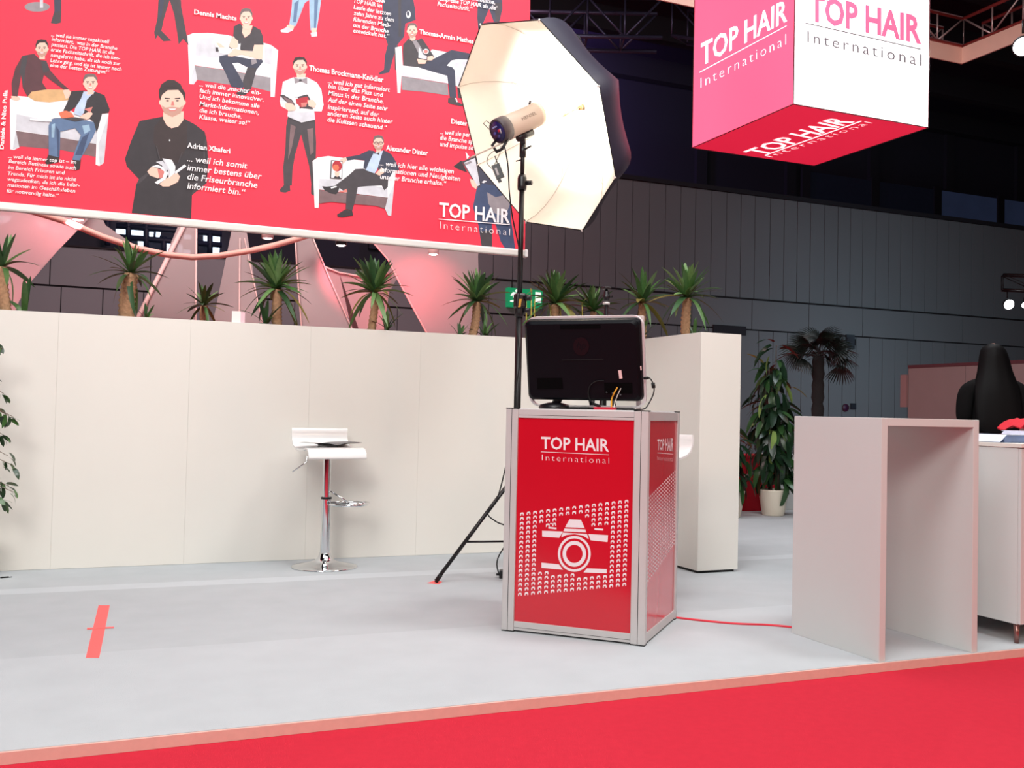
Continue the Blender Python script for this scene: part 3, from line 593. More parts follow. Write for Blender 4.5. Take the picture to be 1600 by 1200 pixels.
lbuild('easel_foot', mb, BLACKP, comp)
lbuild('rear_leg', MB().bbox((px0+.26, .15, 0), (px0+.30, .30, .012), .003).tube([(px0+.28, .29, .006), (px0+.28, .15, .16)], .012, 8), BLACKP, comp)
lbuild('foot_strip', MB().bbox((px0+.06, .17, 0), (px1-.06, .21, .011), .003), BLACKP, comp)
# cables and small things on the counter
def cable(name, label, pts, r, mat, cat='cable', group=None, sub=6):
    """smooth cable through world points"""
    pts = [Vector(p) for p in pts]; out = []
    for i in range(len(pts)-1):
        p0, p1, p2, p3 = pts[max(i-1, 0)], pts[i], pts[i+1], pts[min(i+2, len(pts)-1)]
        for k in range(sub):
            t = k/sub; out.append(.5*((2*p1)+(p2-p0)*t+(2*p0-5*p1+4*p2-p3)*t*t+(3*p1-p0-3*p2+p3)*t**3))
    out.append(pts[-1]); o = build(name, MB().tube(out, r, 7), mat); return tag(o, label, cat, group)
def cpt(x, y, out=.004): return onplane(*cC(x, y), pc, nC)+nC*out
def tpt(x, y): return onplane(*cC(x, y), pl(0, .05, 0), nF)
def ztop(p, h=.004): return Vector((p.x, p.y, PH+h))
YEL = M('yellow_cable', (226, 160, 40), .5); WCAB = M('white_cable', (222, 216, 206), .5)
e_ = ztop(tpt(1035, 1050))
cable('network_cable', 'orange-yellow network cable hanging from the back of the computer', [cpt(1106,830,.012), cpt(1075,890,.02), cpt(1050,950,.018), e_+Vector((0,0,.02)), e_], .0035, YEL)
cable('thin_cable', 'thin white cable beside the orange network cable', [cpt(1140,840,.01), cpt(1110,910,.016), cpt(1085,980,.018), ztop(tpt(1062,1052))+Vector((0,0,.012)), ztop(tpt(1062,1052))], .0022, WCAB)
k_ = cable('power_cable', 'black power cable with ferrite bead looping from the right side of the computer', [cpt(1372,748,-.02), cpt(1425,742,-.01), cpt(1462,778,0), cpt(1480,840,0), cpt(1478,900,.01), cpt(1440,985,.015), ztop(tpt(1385,1058))+Vector((0,0,.006)), ztop(tpt(1300,1062)), ztop(tpt(1180,1058))], .0028, RUBBER)
build('ferrite_bead', MB().tube([cpt(1468,788,0), cpt(1476,840,0)], .0085, 10), RUBBER, k_)
build('plug', MB().tube([cpt(1366,748,-.02), cpt(1412,742,-.012)], .0065, 10), RUBBER, k_)
k_ = cable('audio_cable', 'thin black cable curling down the lower back of the computer', [cpt(960,765,.004), cpt(880,770,.005), cpt(815,820,.006), cpt(800,900,.007), cpt(830,975,.01), ztop(tpt(905,1030))+Vector((0,0,.012))], .0024, RUBBER)
build('plug', MB().tube([cpt(850,1000,.012), ztop(tpt(912,1040))+Vector((0,0,.012))], .007, 8), RUBBER, k_)
q_ = pl(-.30, .10, PH); 
rb = tpt(960, 1040); rb = Matrix.Rotation(-PA, 3, 'Z') @ (rb-PL)
o = thing('card_box', 'small red card box lying under the computer', 'box', pl(rb.x, .05, PH), PA)
build('lid', MB().bbox((-.045, -.02, .006), (.05, .03, .012), .002), M('card_red', (206, 30, 60), .5), o, False); build('tray', MB().bbox((-.043, -.018, 0), (.048, .028, .006), .001), M('card_red', (206, 30, 60), .5), o, False)
# pale patterned device clipped behind the computer's top right corner
ln = thing('card_reader', 'small pale patterned device behind the top right corner of the computer', 'device', pl(-.1, .30, PH), PA)
LACE = M('pale_device', (206, 192, 186), .5, var=.25, scale=90)
a_ = Matrix.Rotation(-PA, 3, 'Z') @ (onplane(976, 494, pl(0, .30, 0), nF)-PL); b_ = Matrix.Rotation(-PA, 3, 'Z') @ (onplane(1006, 512, pl(0, .30, 0), nF)-PL)
ox = -.1
build('housing', MB().bbox((a_.x-ox, -.01, a_.z-PH-.05), (b_.x-ox, .012, a_.z-PH), .003), LACE, ln, False)
build('stand', MB().bbox((b_.x-ox-.03, -.006, .008), (b_.x-ox-.006, .008, a_.z-PH-.05), .003), M('pale_device_stem', (190, 184, 186), .4), ln, False)
build('base', MB().bbox((b_.x-ox-.06, -.04, 0), (b_.x-ox+.0, .04, .008), .003), LACE, ln, False)

# ------------------------------------------------------------------ white high table (open U shape)
PINKW = M('white_table_laminate', (206, 210, 208), .5, var=.02, scale=4)
Ux, Uy, Uw, Ud, Uh = 2.9816, 3.1502, .5484, .5553, 1.0076
ut = thing('high_table', 'white open-fronted high table at the edge of the red carpet', 'table', (Ux, Uy, 0))
build('side_board', MB().bbox((Ux, Uy, 0), (Ux+.033, Uy+Ud, Uh), .0015), PINKW, ut)
build('side_board', MB().bbox((Ux+Uw-.033, Uy, 0), (Ux+Uw, Uy+Ud, Uh), .0015), PINKW, ut)
build('top_board', MB().bbox((Ux+.0331, Uy, Uh-.033), (Ux+Uw-.0331, Uy+Ud, Uh), .0008), PINKW, ut)
# white cabinet at the right edge
Kx, Ky = 3.835, 3.19
ck = thing('low_cabinet', 'white cabinet on short legs at the right edge', 'cabinet', (Kx, Ky, 0))
build('body', MB().bbox((Kx, Ky+.018, .088), (Kx+.9, Ky+.75, .885), .002), PINKW, ck)
build('door', MB().bbox((Kx+.001, Ky, .09), (Kx+.448, Ky+.017, .883), .002), PINKW, ck); build('door', MB().bbox((Kx+.452, Ky, .09), (Kx+.899, Ky+.017, .883), .002), PINKW, ck)
build('worktop', MB().bbox((Kx-.004, Ky-.004, .886), (Kx+.904, Ky+.754, .905), .002), WHITE, ck)
for dx, dy in ((.02, .035), (.86, .035), (.02, .70), (.86, .70)): build('leg', MB().tube([(Kx+dx, Ky+dy, 0), (Kx+dx, Ky+dy, .088)], [.010, .014], 12), M('leg_metal', (150, 110, 104), .3, .8), ck)
PLAS = M('shrink_wrap', (196, 206, 226), .12, var=.3, scale=26, bump=.8, bscale=30, coat=.8); MAGB = M('magazine_stack_blue', (136, 156, 200), .4, var=.3, scale=18)
for k, (x0_, y0_, dx, dy, h, rz, lb) in enumerate([(Kx+.16, Ky+.30, .21, .29, .034, .08, 'shrink-wrapped bluish magazine bundle on the right-hand cabinet, nearest the white table'), (Kx+.56, Ky+.33, .21, .29, .05, -.12, 'shrink-wrapped bluish magazine bundle beside the red cloth on the cabinet')]):
    t = thing('magazine_bundle', lb, 'magazines', (x0_, y0_, .905), rz, 'magazine bundles on the right-hand cabinet')
    build('magazines', MB().bbox((-dx/2, -dy/2, 0), (dx/2, dy/2, h), .003), MAGB, t, False)
    mb = MB(); mb.bbox((-dx/2-.012, -dy/2-.02, h+.0008), (dx/2+.012, dy/2+.02, h+.004), .002); mb.prism([(-dx/2-.012, -dy/2-.02, h+.002), (-dx/2-.06, -dy/2-.02, .002), (-dx/2-.06, dy/2, .002), (-dx/2-.012, dy/2, h+.002)], (0, 0, .0015)); build('plastic_wrap', mb, PLAS, t, False)
mb = MB(); rr = []; RCl = at_z(1592, 670, .96)
for j in range(7):
    for i in range(9): rr.append((RCl.x+(i-2)*.028, RCl.y+(j-2)*.03, .965+.02*math.sin(i*.9+j)*math.sin(j*.5)+.05*math.sin(PI*i/8)))
mb.add(rr, [(j*9+i, j*9+i+1, j*9+i+10, j*9+i+9) for j in range(6) for i in range(8)], 0, True); mb.add([p+Vector((0, 0, -.006)) for p in mb.v], [(j*9+i, j*9+i+9, j*9+i+10, j*9+i+1) for j in range(6) for i in range(8)])
tag(build('red_cloth', mb, M('red_fabric', (206, 24, 44), .8)), 'crumpled red cloth on the cabinet behind the magazine bundles', 'cloth')

# ------------------------------------------------------------------ bar stools
SEATW = M('white_seat', (240, 238, 236), .25, var=.01, coat=.3)
def stool(label, loc, rotz, hz=.77, br=.205, fdir=0.0):
    t = thing('bar_stool', label, 'bar stool', loc, rotz, 'white bar stools')
    L = lambda n, mb, mt, p=t: build(n, mb, mt, p, False)
    L('base', MB().lathe([(0, 0), (br-.002, 0), (br, .005), (br-.005, .009), (.13, .02), (.07, .038), (.045, .06), (.036, .085), (.034, .09), (0, .09)], n=48), CHROME)
    pole = L('pole', MB().lathe([(.031, .085), (.031, .43)], n=24), CHROME)
    L('collar', MB().lathe([(.031, .425), (.034, .427), (.034, .437), (.026, .439)], n=24), BLACKM, pole)
    L('gas_lift', MB().lathe([(.025, .437), (.025, hz-.05)], n=24), CHROME)
    lo = [(.0, -.02, .40), (-.09, -.06, .40), (-.12, -.12, .40), (-.12, -.20, .40), (-.09, -.245, .40), (0, -.26, .40), (.09, -.245, .40), (.12, -.20, .40), (.12, -.12, .40), (.09, -.06, .40), (0, -.02, .40)]
    cf, sf = math.cos(fdir), math.sin(fdir); rf = lambda p: (p[0]*cf-p[1]*sf, p[0]*sf+p[1]*cf, p[2])
    fr = L('footrest', MB().tube([rf(p) for p in lo], .0095, 10), CHROME)
    L('strut', MB().tube([rf(p) for p in [(0, -.028, .475), (0, -.14, .41)]], .006, 8).tube([rf(p) for p in [(0, -.03, .40), (0, -.255, .402)]], .008, 8), CHROME, fr)
    L('mount_plate', MB().bbox((-.08, -.09, hz-.052), (.08, .09, hz-.044), .002), BLACKM)
    # seat: bent sheet, profile in y (front negative) / z
    prof = [(.155, .118), (.160, .09), (.156, .06), (.140, .025), (.110, .004), (.06, -.012), (0, -.016), (-.07, -.010), (-.125, .0), (-.160, -.006), (-.180, -.024), (-.188, -.05), (-.190, -.062)]
    W2 = .185; vs = []; fs = []; th = .011
    nrm = []
    for i in range(len(prof)):
        a = Vector(prof[max(i-1, 0)]); b = Vector(prof[min(i+1, len(prof)-1)]); d = (b-a).normalized(); nrm.append(Vector((-d.y, d.x)))
    ringp = [(Vector(p)+q*(-th/2)) for p, q in zip(prof, nrm)]+[(Vector(p)+q*(th/2)) for p, q in reversed(list(zip(prof, nrm)))]
    loftr = [[Vector((x, p.x, hz-.028+p.y)) for p in ringp] for x in (-W2, -W2*.5, 0, W2*.5, W2)]
    mb = MB(); loft(mb, loftr, smooth=True); L('seat', mb, SEATW)
    lv = L('lever', MB().tube([(-.03, .0, hz-.058), (-.10, .02, hz-.06), (-.125, .022, hz-.085), (-.13, .02, hz-.12), (-.215, .03, hz-.18)], .0045, 8), CHROME)
    return t
s1 = at_z(507, 886)
ANG = YAW*-1+math.radians(30)
st1 = stool('white bar stool with chrome base and magazine on its seat', (s1.x, s1.y, 0), ANG, .775, .205, math.radians(52))
# magazine on its seat
mg = thing('magazine', 'dark open magazine lying on the bar stool seat', 'magazine', (s1.x, s1.y, .7535), ANG+.25)
for sx in (-1, 1):
    mb = MB(); k = 6; vs = []
    for i in range(k+1):
        u = i/k
        for yy in (-.105, .105): vs.append((sx*u*.19, yy, .012+.010*math.sin(PI*u)*(1-u)+.004*u+.014*u))
    mb.add(vs, [(2*i, 2*i+2, 2*i+3, 2*i+1) for i in range(k)], 0, True); mb.add([Vector(v)+Vector((0, 0, -.004)) for v in vs], [(2*i, 2*i+1, 2*i+3, 2*i+2) for i in range(k)])
    build('page_block', mb, M('magazine_print', (66, 60, 64), .35, var=.5, scale=40), mg, False)
build('spine', MB().box((-.004, -.105, .002), (.004, .105, .011)), BLACKP, mg, False)
s2 = at_d(1013, 760, 5.5)
stool('white bar stool half hidden behind the red counter', (s2.x, s2.y, 0), -YAW+math.radians(-50), .80, .165)

# ------------------------------------------------------------------ flash on its stand with the umbrella
SB = Vector((2.257, 5.321, 0))
ls = thing('light_stand', 'tall black tripod light stand behind the red counter', 'light stand', SB)
hub = Vector((SB.x, SB.y, .60)); top = at_d(817, 214, 5.75); top = Vector((SB.x, SB.y, top.z))
build('column', MB().tube([SB+Vector((0, 0, .14)), SB+Vector((0, 0, 1.62))], .021, 14), BLACKM, ls)
build('column', MB().tube([SB+Vector((0, 0, 1.62)), SB+Vector((0, 0, 2.38))], .016, 14), BLACKM, ls)
build('column', MB().tube([SB+Vector((0, 0, 2.38)), SB+Vector((0, 0, top.z))], .0125, 12), BLACKM, ls)
for z in (.60, 1.60, 2.36):
    c_ = build('collar', MB().lathe([(.012, -.04), (.026, -.04), (.028, -.02), (.028, .03), (.022, .05), (.012, .05)], (SB.x, SB.y, z), 16), BLACKP, ls)
    build('knob', MB().tube([(SB.x+.02, SB.y-.02, z), (SB.x+.045, SB.y-.045, z)], .014, 10), BLACKP, c_)
fA = at_z(681, 911)
for k, az in enumerate((0, 122, -118)):
    d0 = Vector((fA.x-SB.x, fA.y-SB.y, 0)); d0 = Matrix.Rotation(math.radians(az), 3, 'Z') @ d0
    ft = SB+d0+Vector((0, 0, .012)); l_ = build('leg', MB().tube([hub+d0*.05, ft], .0115, 10), BLACKM, ls)
    build('rubber_foot', MB().tube([ft+(hub-ft)*.06, SB+d0+Vector((0, 0, .004))], [.013, .010], 10), RUBBER, l_)
    mid = hub.lerp(ft, .62); build('brace', MB().tube([mid, SB+Vector((0, 0, .235))+d0*.03], .006, 8), BLACKM, l_)
build('leg_collar', MB().lathe([(.017, -.03), (.028, -.03), (.028, .03), (.017, .03)], (SB.x, SB.y, .235), 14), BLACKP, ls)
jt = at_d(817, 470, 5.75); jz = jt.z
jc = build('height_clamp', MB().bbox((SB.x-.032, SB.y-.035, jz-.045), (SB.x+.036, SB.y+.03, jz+.05), .015).tube([(SB.x+.02, SB.y-.03, jz+.02), (SB.x+.05, SB.y-.055, jz+.02)], .017, 12), BLACKP, ls)
q_ = Matrix.Rotation(-YAW, 3, 'Z')
build('warning_sticker', MB().prism([(SB.x-.028, SB.y-.037, jz-.040), (SB.x-.008, SB.y-.037, jz-.036), (SB.x-.002, SB.y-.037, jz+.012), (SB.x-.018, SB.y-.037, jz+.010)], (0, .002, 0)), M('orange_sticker', (214, 160, 60), .5), jc)
# umbrella
AX = Vector((.85166, .18564, .49011)).normalized()
E1 = (RT*.418-UP*.908); E1 = (E1-AX*E1.dot(AX)).normalized(); E2 = AX.cross(E1)
if E2.dot(RT) < 0: E2 = -E2
CL = Vector((SB.x, SB.y, 2.6587))
RC = CL+AX*.0797; RAD, SAG, PHS = .675, .44, math.degrees(-.102)
um = thing('photo_umbrella', 'large photo umbrella with white lining and black outside on the light stand', 'umbrella', CL)
LIN = M('umbrella_white_lining', (250, 244, 232), .6, var=.01, bump=.25, bscale=5); OUT = M('umbrella_black_cover', (44, 40, 56), .5, var=.12, bump=.3, bscale=9)
def dome(rad, sag, off, nr=12, na=6):
    rings = []
    for i in range(nr+1):
        ph = (PI/2)*i/nr; rr = rad*math.cos(ph)**.92; zz = sag*math.sin(ph)+off; row = []
        for s in range(8):
            for k in range(na):
                a = math.radians(45*(s+k/na)+PHS); loc = math.radians(45*k/na-22.5)
                f = math.cos(math.radians(22.5))/math.cos(loc); sagin = 1-.05*math.cos(loc*4)*math.sin(2*ph)
                row.append(RC+AX*zz+(E1*math.cos(a)+E2*math.sin(a))*rr*f*sagin)
        rings.append(row)
    return rings
def domemesh(mb, rings):
    n = len(rings[0]); mb.add([p for r in rings for p in r], [(i*n+j, i*n+(j+1) % n, (i+1)*n+(j+1) % n, (i+1)*n+j) for i in range(len(rings)-1) for j in range(n)], 0, True)
mb = MB(); domemesh(mb, dome(RAD, SAG, 0)); build('lining', mb, LIN, um, fixn=False)
mb = MB(); domemesh(mb, dome(RAD+.003, SAG+.004, .001)); cov = build('cover', mb, OUT, um, fixn=False)
rim = []
for s in range(9): a = math.radians(45*s+PHS); rim.append(RC+(E1*math.cos(a)+E2*math.sin(a))*RAD)
build('rim_binding', MB().tube(rim, .0035, 6, smooth=False), RUBBER, um)
RIB = M('umbrella_rib', (196, 182, 168), .45, .3)
for s in range(8):
    a = math.radians(45*s+PHS); dr = E1*math.cos(a)+E2*math.sin(a)
    pts = [RC+AX*(SAG*math.sin(PI/2*i/8)-.006)+dr*(RAD-.006)*math.cos(PI/2*i/8)**.92 for i in range(9)]
    r_ = build('rib', MB().tube(pts, .0018, 5), RIB, um)
    build('strut', MB().tube([pts[4], RC+AX*(SAG-.16)], .0015, 5), RIB, r_)
    build('rib_tip', MB().tube([pts[0]-dr*.005, pts[0]+dr*.012], .005, 6), M('white_tip', (230, 226, 220), .5), r_)
build('shaft', MB().tube([CL-AX*.42, RC+AX*(SAG+.03)], .0045, 8), RIB, um)
build('runner', MB().tube([RC+AX*(SAG-.18), RC+AX*(SAG-.14)], .011, 10), M('brass_runner', (176, 150, 110), .3, .8), um)
build('crown', MB().tube([RC+AX*(SAG-.035), RC+AX*(SAG-.008)], .018, 12), M('brass_runner', (176, 150, 110), .3, .8), um)
sp_ = RC+AX*SAG*.62+(E2*.62-E1*.48)*RAD*.98
build('strap', MB().tube([sp_, sp_+AX*.02+E1*.03, sp_+AX*.015+E1*.07], .011, 8), RUBBER, cov)
# flash head
HB = at_d(777, 206, 5.70); HF = HB+AX*.335
fh = thing('studio_flash', 'beige studio flash head with blue control panel pointing into the umbrella', 'studio flash', HB)
FB = M('flash_beige', (214, 198, 180), .4, var=.03); FD = M('flash_dark_grey', (76, 66, 70), .5)
body = build('body', MB().lathe([(.066, .07), (.069, .075), (.069, .30), (.072, .305), (.072, .335), (.06, .335)], HB, 32, axis=AX), FB, fh)
build('rear_ring', MB().lathe([(0, .012), (.055, .010), (.070, .0), (.074, .01), (.074, .068), (.069, .072), (.066, .072)], HB, 32, axis=AX), FD, fh)
pan = build('control_panel', MB().lathe([(0, .001), (.058, .001), (.060, .008), (.060, .012)], HB, 28, axis=AX), M('flash_blue_panel', (34, 30, 92), .35, var=.3, scale=40), fh)
h1 = AX.cross(Vector((0, 0, 1))).normalized(); h2 = h1.cross(AX).normalized()
def pp(a, b, o=-.002): return HB+h1*a+h2*b+AX*o
sgn = 1 if h1.dot(RT) > 0 else -1
for a, b, col, r in ((.022, .002, (206, 36, 60), .008), (-.02, .028, (150, 160, 210), .005), (-.005, .030, (150, 160, 210), .005), (.010, .030, (150, 160, 210), .005), (-.025, -.005, (90, 90, 170), .009), (.005, -.028, (80, 80, 150), .008)):
    build('button', MB().tube([pp(a*sgn, b, .002), pp(a*sgn, b, -.006)], r, 10), M('button_%d_%d' % (col[0], col[1]), col, .4), pan)
build('switch', MB().tube([pp(.036*sgn, .012, .0), pp(.036*sgn, -.016, -.004)], .003, 6), M('switch_white', (230, 226, 226), .4), pan)
build('handle', MB().tube([pp(-.055*sgn, -.035, .03), pp(-.055*sgn, -.06, -.03), pp(-.03*sgn, -.105, -.035), pp(.02*sgn, -.10, -.03), pp(.035*sgn, -.06, .03)], .009, 8), BLACKP, fh)
build('sync_lead', MB().tube([pp(-.05*sgn, .03, -.01), pp(-.055*sgn, .075, -.03), pp(-.03*sgn, .082, -.02), pp(-.01*sgn, .045, -.01)], .0022, 6), RUBBER, fh)
build('locking_ring', MB().tube([HB+AX*.30+h2*.07, HB+AX*.315+h2*.085], .008, 8), FD, body)
bulb = build('bulb', MB().lathe([(.056, .337), (.05, .36), (.03, .378), (0, .384)], HB, 20, axis=AX), M('flash_tube', (255, 246, 226), .3, emit=3.0), fh)
mb = MB(); S0 = HB-h1*0
wv = (CAM-HB).normalized(); side = (wv-AX*wv.dot(AX)).normalized(); upv = side.cross(AX); upv = upv if upv.z > 0 else -upv
def hpt(x, y): # cylinder wrap print on the flash body: x along axis 0..1, y height
    ang = y/.0695; return HB+AX*x+(side*math.cos(ang)+upv*math.sin(ang))*.0699
letter(mb, 'HENSEL', [(.15, .0), (.27, .0), (.15, .018), (.27, .018)], hpt, .01, 0); build('lettering', mb, M('flash_lettering', (120, 104, 90), .5), body, fixn=False)
# tilt bracket between stand and flash
bk = build('tilt_bracket', MB().tube([Vector((SB.x, SB.y, top.z-.10)), Vector((SB.x, SB.y, top.z-.02))], .020, 14).tube([Vector((SB.x, SB.y, top.z-.03)), HB+AX*.17-upv*.07], .018, 12), BLACKP, ls)
build('bracket_head', MB().tube([HB+AX*.12-upv*.084, HB+AX*.24-upv*.084], .020, 8), BLACKP, bk)
build('tilt_lever', MB().tube([Vector((SB.x, SB.y, top.z-.06)), Vector((SB.x, SB.y, top.z-.06))+RT*.05+UP*.02-FW*.03], .006, 8), BLACKP, bk)
build('stand_screw', MB().tube([Vector((SB.x, SB.y, top.z-.115)), Vector((SB.x, SB.y, top.z-.125))-RT*.04], .004, 6), BLACKM, bk)
# modelling lamp of the flash head: a real lamp at its front
la = spot('modelling_lamp', HB+AX*.40, HB+AX*1.5, 32, (1, .95, .87), 165, .3, .05)
# radio receiver hanging by its lead
rx = thing('radio_receiver', 'small black radio receiver dangling from the flash head', 'receiver', at_d(778, 268, 5.64))
r0_ = rx.location
def rb_(a, b, c): return r0_+RT*a+UP*b-FW*c
def obox(mb, ax, ay, az, c, h):
    vs = [c+ax*sx*h[0]+ay*sy*h[1]+az*sz*h[2] for sz in (-1, 1) for sx, sy in ((-1, -1), (1, -1), (1, 1), (-1, 1))]
    return mb.add(vs, [(0, 1, 2, 3), (4, 5, 6, 7), (0, 1, 5, 4), (1, 2, 6, 5), (2, 3, 7, 6), (3, 0, 4, 7)])
rax = (RT*.93-UP*-.0+UP*.36).normalized(); ray_ = (UP*.93-RT*-.36).normalized(); ray_ = (ray_-rax*ray_.dot(rax)).normalized()
build('case', obox(MB(), rax, ray_, FW, r0_, (.024, .042, .012)), BLACKP, rx)
build('label', obox(MB(), rax, ray_, FW, r0_-FW*.0125-rax*.006, (.006, .022, .0008)), M('receiver_label', (170, 164, 164), .5, var=.4, scale=300), rx)
build('foot', obox(MB(), rax, ray_, FW, r0_-ray_*.05-rax*.01, (.010, .012, .008)), BLACKP, rx)
build('antenna', MB().tube([r0_+ray_*.04+rax*.014, r0_+ray_*.09+rax*.016], .003, 6), RUBBER, rx)
build('lead', MB().tube([r0_+ray_*.04-rax*.008, at_d(781, 240, 5.64), at_d(783, 228, 5.66)], .0018, 6), RUBBER, rx)
cable('sync_cable', 'thin black sync lead with loose plug curling below the flash head', [at_d(784, 232, 5.66), at_d(772, 236, 5.64), at_d(763, 244, 5.63), at_d(761, 254, 5.62), at_d(765, 260, 5.62), at_d(769, 264, 5.62)], .0020, RUBBER)
cable('flash_power_cable', 'long black power lead running from the flash head down the light stand', [at_d(787, 228, 5.66), at_d(790, 236, 5.66), at_d(794, 262, 5.66), at_d(796, 300, 5.66), at_d(801, 340, 5.68), at_d(809, 378, 5.70), at_d(814, 405, 5.71), at_d(814, 440, 5.70), at_d(807, 500, 5.71), at_d(812, 560, 5.71), at_d(806, 610, 5.71), at_d(804, 660, 5.71), at_d(780, 770, 5.6), at_d(762, 800, 5.58), at_d(775, 815, 5.6), at_d(800, 830, 5.68), at_d(778, 872, 5.72), at_d(779, 895, 5.74), at_z(786, 905, .006)], .004, RUBBER)
bx_ = at_z(783, 903)
t = thing('power_block', 'black power block on the floor behind the red counter', 'power block', bx_, -YAW)
build('case', MB().bbox((-.012, -.03, .0), (.05, .03, .05), .006), BLACKP, t, False); build('cord_grip', MB().tube([(-.012, 0, .02), (-.03, 0, .02)], .007, 8), RUBBER, t, False)

# black camera tripod behind the computer
tb = at_d(943, 700, 6.0); tb.z = 0
tp = thing('camera_tripod', 'black camera tripod rising behind the computer', 'tripod', tb)
hz = at_d(943, 447, 6.0).z
build('centre_column', MB().tube([(tb.x, tb.y, .95), (tb.x, tb.y, hz-.10)], .013, 12), BLACKM, tp)
build('locking_ring', MB().lathe([(.013, 0), (.022, .002), (.022, .016), (.013, .018)], (tb.x, tb.y, at_d(943, 473, 6.0).z-.01), 16), M('tripod_ring', (206, 202, 200), .35, .3), tp)
hd = build('ball_head', MB().lathe([(0, 0), (.020, 0), (.022, .03), (.016, .038), (.018, .05), (.010, .062), (.006, .07), (0, .07)], (tb.x, tb.y, hz-.085), 16), BLACKP, tp)
build('camera_plate', MB().bbox((tb.x-.024, tb.y-.024, hz-.018), (tb.x+.024, tb.y+.024, hz), .006), BLACKP, hd)
build('knob', MB().tube([(tb.x, tb.y, hz-.06), (tb.x+.036, tb.y-.012, hz-.06)], .008, 8), BLACKP, hd)
build('shoulder', MB().lathe([(.014, -.03), (.03, -.03), (.034, .0), (.03, .03), (.014, .04)], (tb.x, tb.y, 1.28), 14), BLACKP, tp)
for az in (75, 165, 290):
    d0 = Vector((math.cos(math.radians(az)), math.sin(math.radians(az)), 0))
    l_ = build('leg', MB().tube([(tb.x+d0.x*.03, tb.y+d0.y*.03, 1.28), (tb.x+d0.x*.17, tb.y+d0.y*.17, .62), (tb.x+d0.x*.26, tb.y+d0.y*.26, .0)], [.014, .012, .009], 10), BLACKM, tp)
    build('leg_lock', MB().tube([(tb.x+d0.x*.165, tb.y+d0.y*.165, .64), (tb.x+d0.x*.178, tb.y+d0.y*.178, .58)], .017, 10), BLACKP, l_)

# ------------------------------------------------------------------ things on the floor
SALM = M('salmon_tape', (250, 98, 96), .7, var=.03)
def flatpoly(mb, pts, z0, z1): mb.prism([Vector((*at_z(*p).xy, z0)) for p in pts], (0, 0, z1-z0))
t = thing('floor_tape', 'wide salmon-red adhesive tape strip marking the grey floor', 'tape', at_z(155, 985)); mb = MB(); flatpoly(mb, [(154,946),(171.5,946),(155,1028),(134,1028)], .0002, .0012); build('strip', mb, SALM, t)
mb = MB(); flatpoly(mb, [(136,981.5),(178,979.8),(178,981.8),(136,984.3)], .0013, .002); build('cross_strip', mb, SALM, t)
mb = MB(); flatpoly(mb, [(667,911),(680,907),(691,909),(686,913)], .0002, .0010); tag(build('floor_tape', mb, SALM), 'small salmon tape mark under the left foot of the light stand', 'tape')
mb = MB(); a_ = at_z(1056, 966); cable('red_floor_cable', 'red flat cable on the floor between the counter and the white high table', [at_z(1040, 963, .004), at_z(1056, 965, .004), at_z(1100, 970, .004), at_z(1150, 974.5, .004), at_z(1200, 976.5, .004), at_z(1238, 980, .004), at_z(1262, 983, .004)], .0055, M('red_cable', (220, 40, 60), .5))
b_ = at_z(8, 903); t = thing('cable_clip', 'tiny black cable clip on the floor at the left wall', 'clip', b_, .2)
build('clip_body', MB().bbox((-.025, -.006, 0), (.02, .006, .008), .003), RUBBER, t, False); build('clip_tail', MB().tube([(.02, 0, .003), (.035, .004, .003)], .0028, 6), RUBBER, t, False)

# ------------------------------------------------------------------ hanging light box
CX, CY, CZ, CWd, CDp = 4.3359, 5.4469, 3.1687, 1.2323, 1.2593
cb = thing('hanging_light_box', 'glowing red and white cube-shaped light box hanging over the stand', 'light box', (CX+CWd/2, CY+CDp/2, CZ))
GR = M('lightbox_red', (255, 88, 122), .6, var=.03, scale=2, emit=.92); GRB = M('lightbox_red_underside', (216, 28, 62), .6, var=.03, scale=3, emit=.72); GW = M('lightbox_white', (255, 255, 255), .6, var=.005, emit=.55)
GT = M('lightbox_white_print', (255, 246, 248), .6, var=.01, emit=1.0); GTP = M('lightbox_pink_print', (226, 92, 130), .6, var=.05, emit=.5); GTG = M('lightbox_faint_print', (98, 90, 98), .6, var=.05, emit=.05)
zt = CZ+1.24; th = .012
fl = build('side_screen', MB().box((CX, CY+.004, CZ+.004), (CX+th, CY+CDp-.004, zt)), GR, cb)
fr_ = build('front_screen', MB().box((CX+.004, CY, CZ+.004), (CX+CWd-.004, CY+th, zt)), GW, cb)
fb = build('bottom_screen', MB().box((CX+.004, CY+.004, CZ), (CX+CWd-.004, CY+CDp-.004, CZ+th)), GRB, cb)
build('back_screen', MB().box((CX+.004, CY+CDp-th, CZ+.004), (CX+CWd-.004, CY+CDp, zt)), GR, cb); build('right_screen', MB().box((CX+CWd-th, CY+.004, CZ+.004), (CX+CWd, CY+CDp-.004, zt)), GR, cb)
FRM = M('lightbox_frame', (84, 22, 34), .5)
for a, b in [((CX, CY, CZ), (CX+CWd, CY, CZ)), ((CX, CY, CZ), (CX, CY+CDp, CZ)), ((CX, CY, CZ), (CX, CY, zt)), ((CX+CWd, CY, CZ), (CX+CWd, CY+CDp, CZ)), ((CX, CY+CDp, CZ), (CX+CWd, CY+CDp, CZ)), ((CX+CWd, CY, CZ), (CX+CWd, CY, zt)), ((CX, CY+CDp, CZ), (CX, CY+CDp, zt))]:
    build('frame_edge', MB().tube([a, b], .0038, 6), FRM, cb)
build('lid', MB().box((CX, CY, zt), (CX+CWd, CY+CDp, zt+.01)), FRM, cb)
for x_, y_ in ((.1, .1), (CWd-.1, .1), (.1, CDp-.1), (CWd-.1, CDp-.1)): build('suspension_wire', MB().tube([(CX+x_, CY+y_, zt), (CX+x_, CY+y_, 9.8)], .003, 5), BLACKM, cb)
cQ = crop(1060, 0, 1600/540)
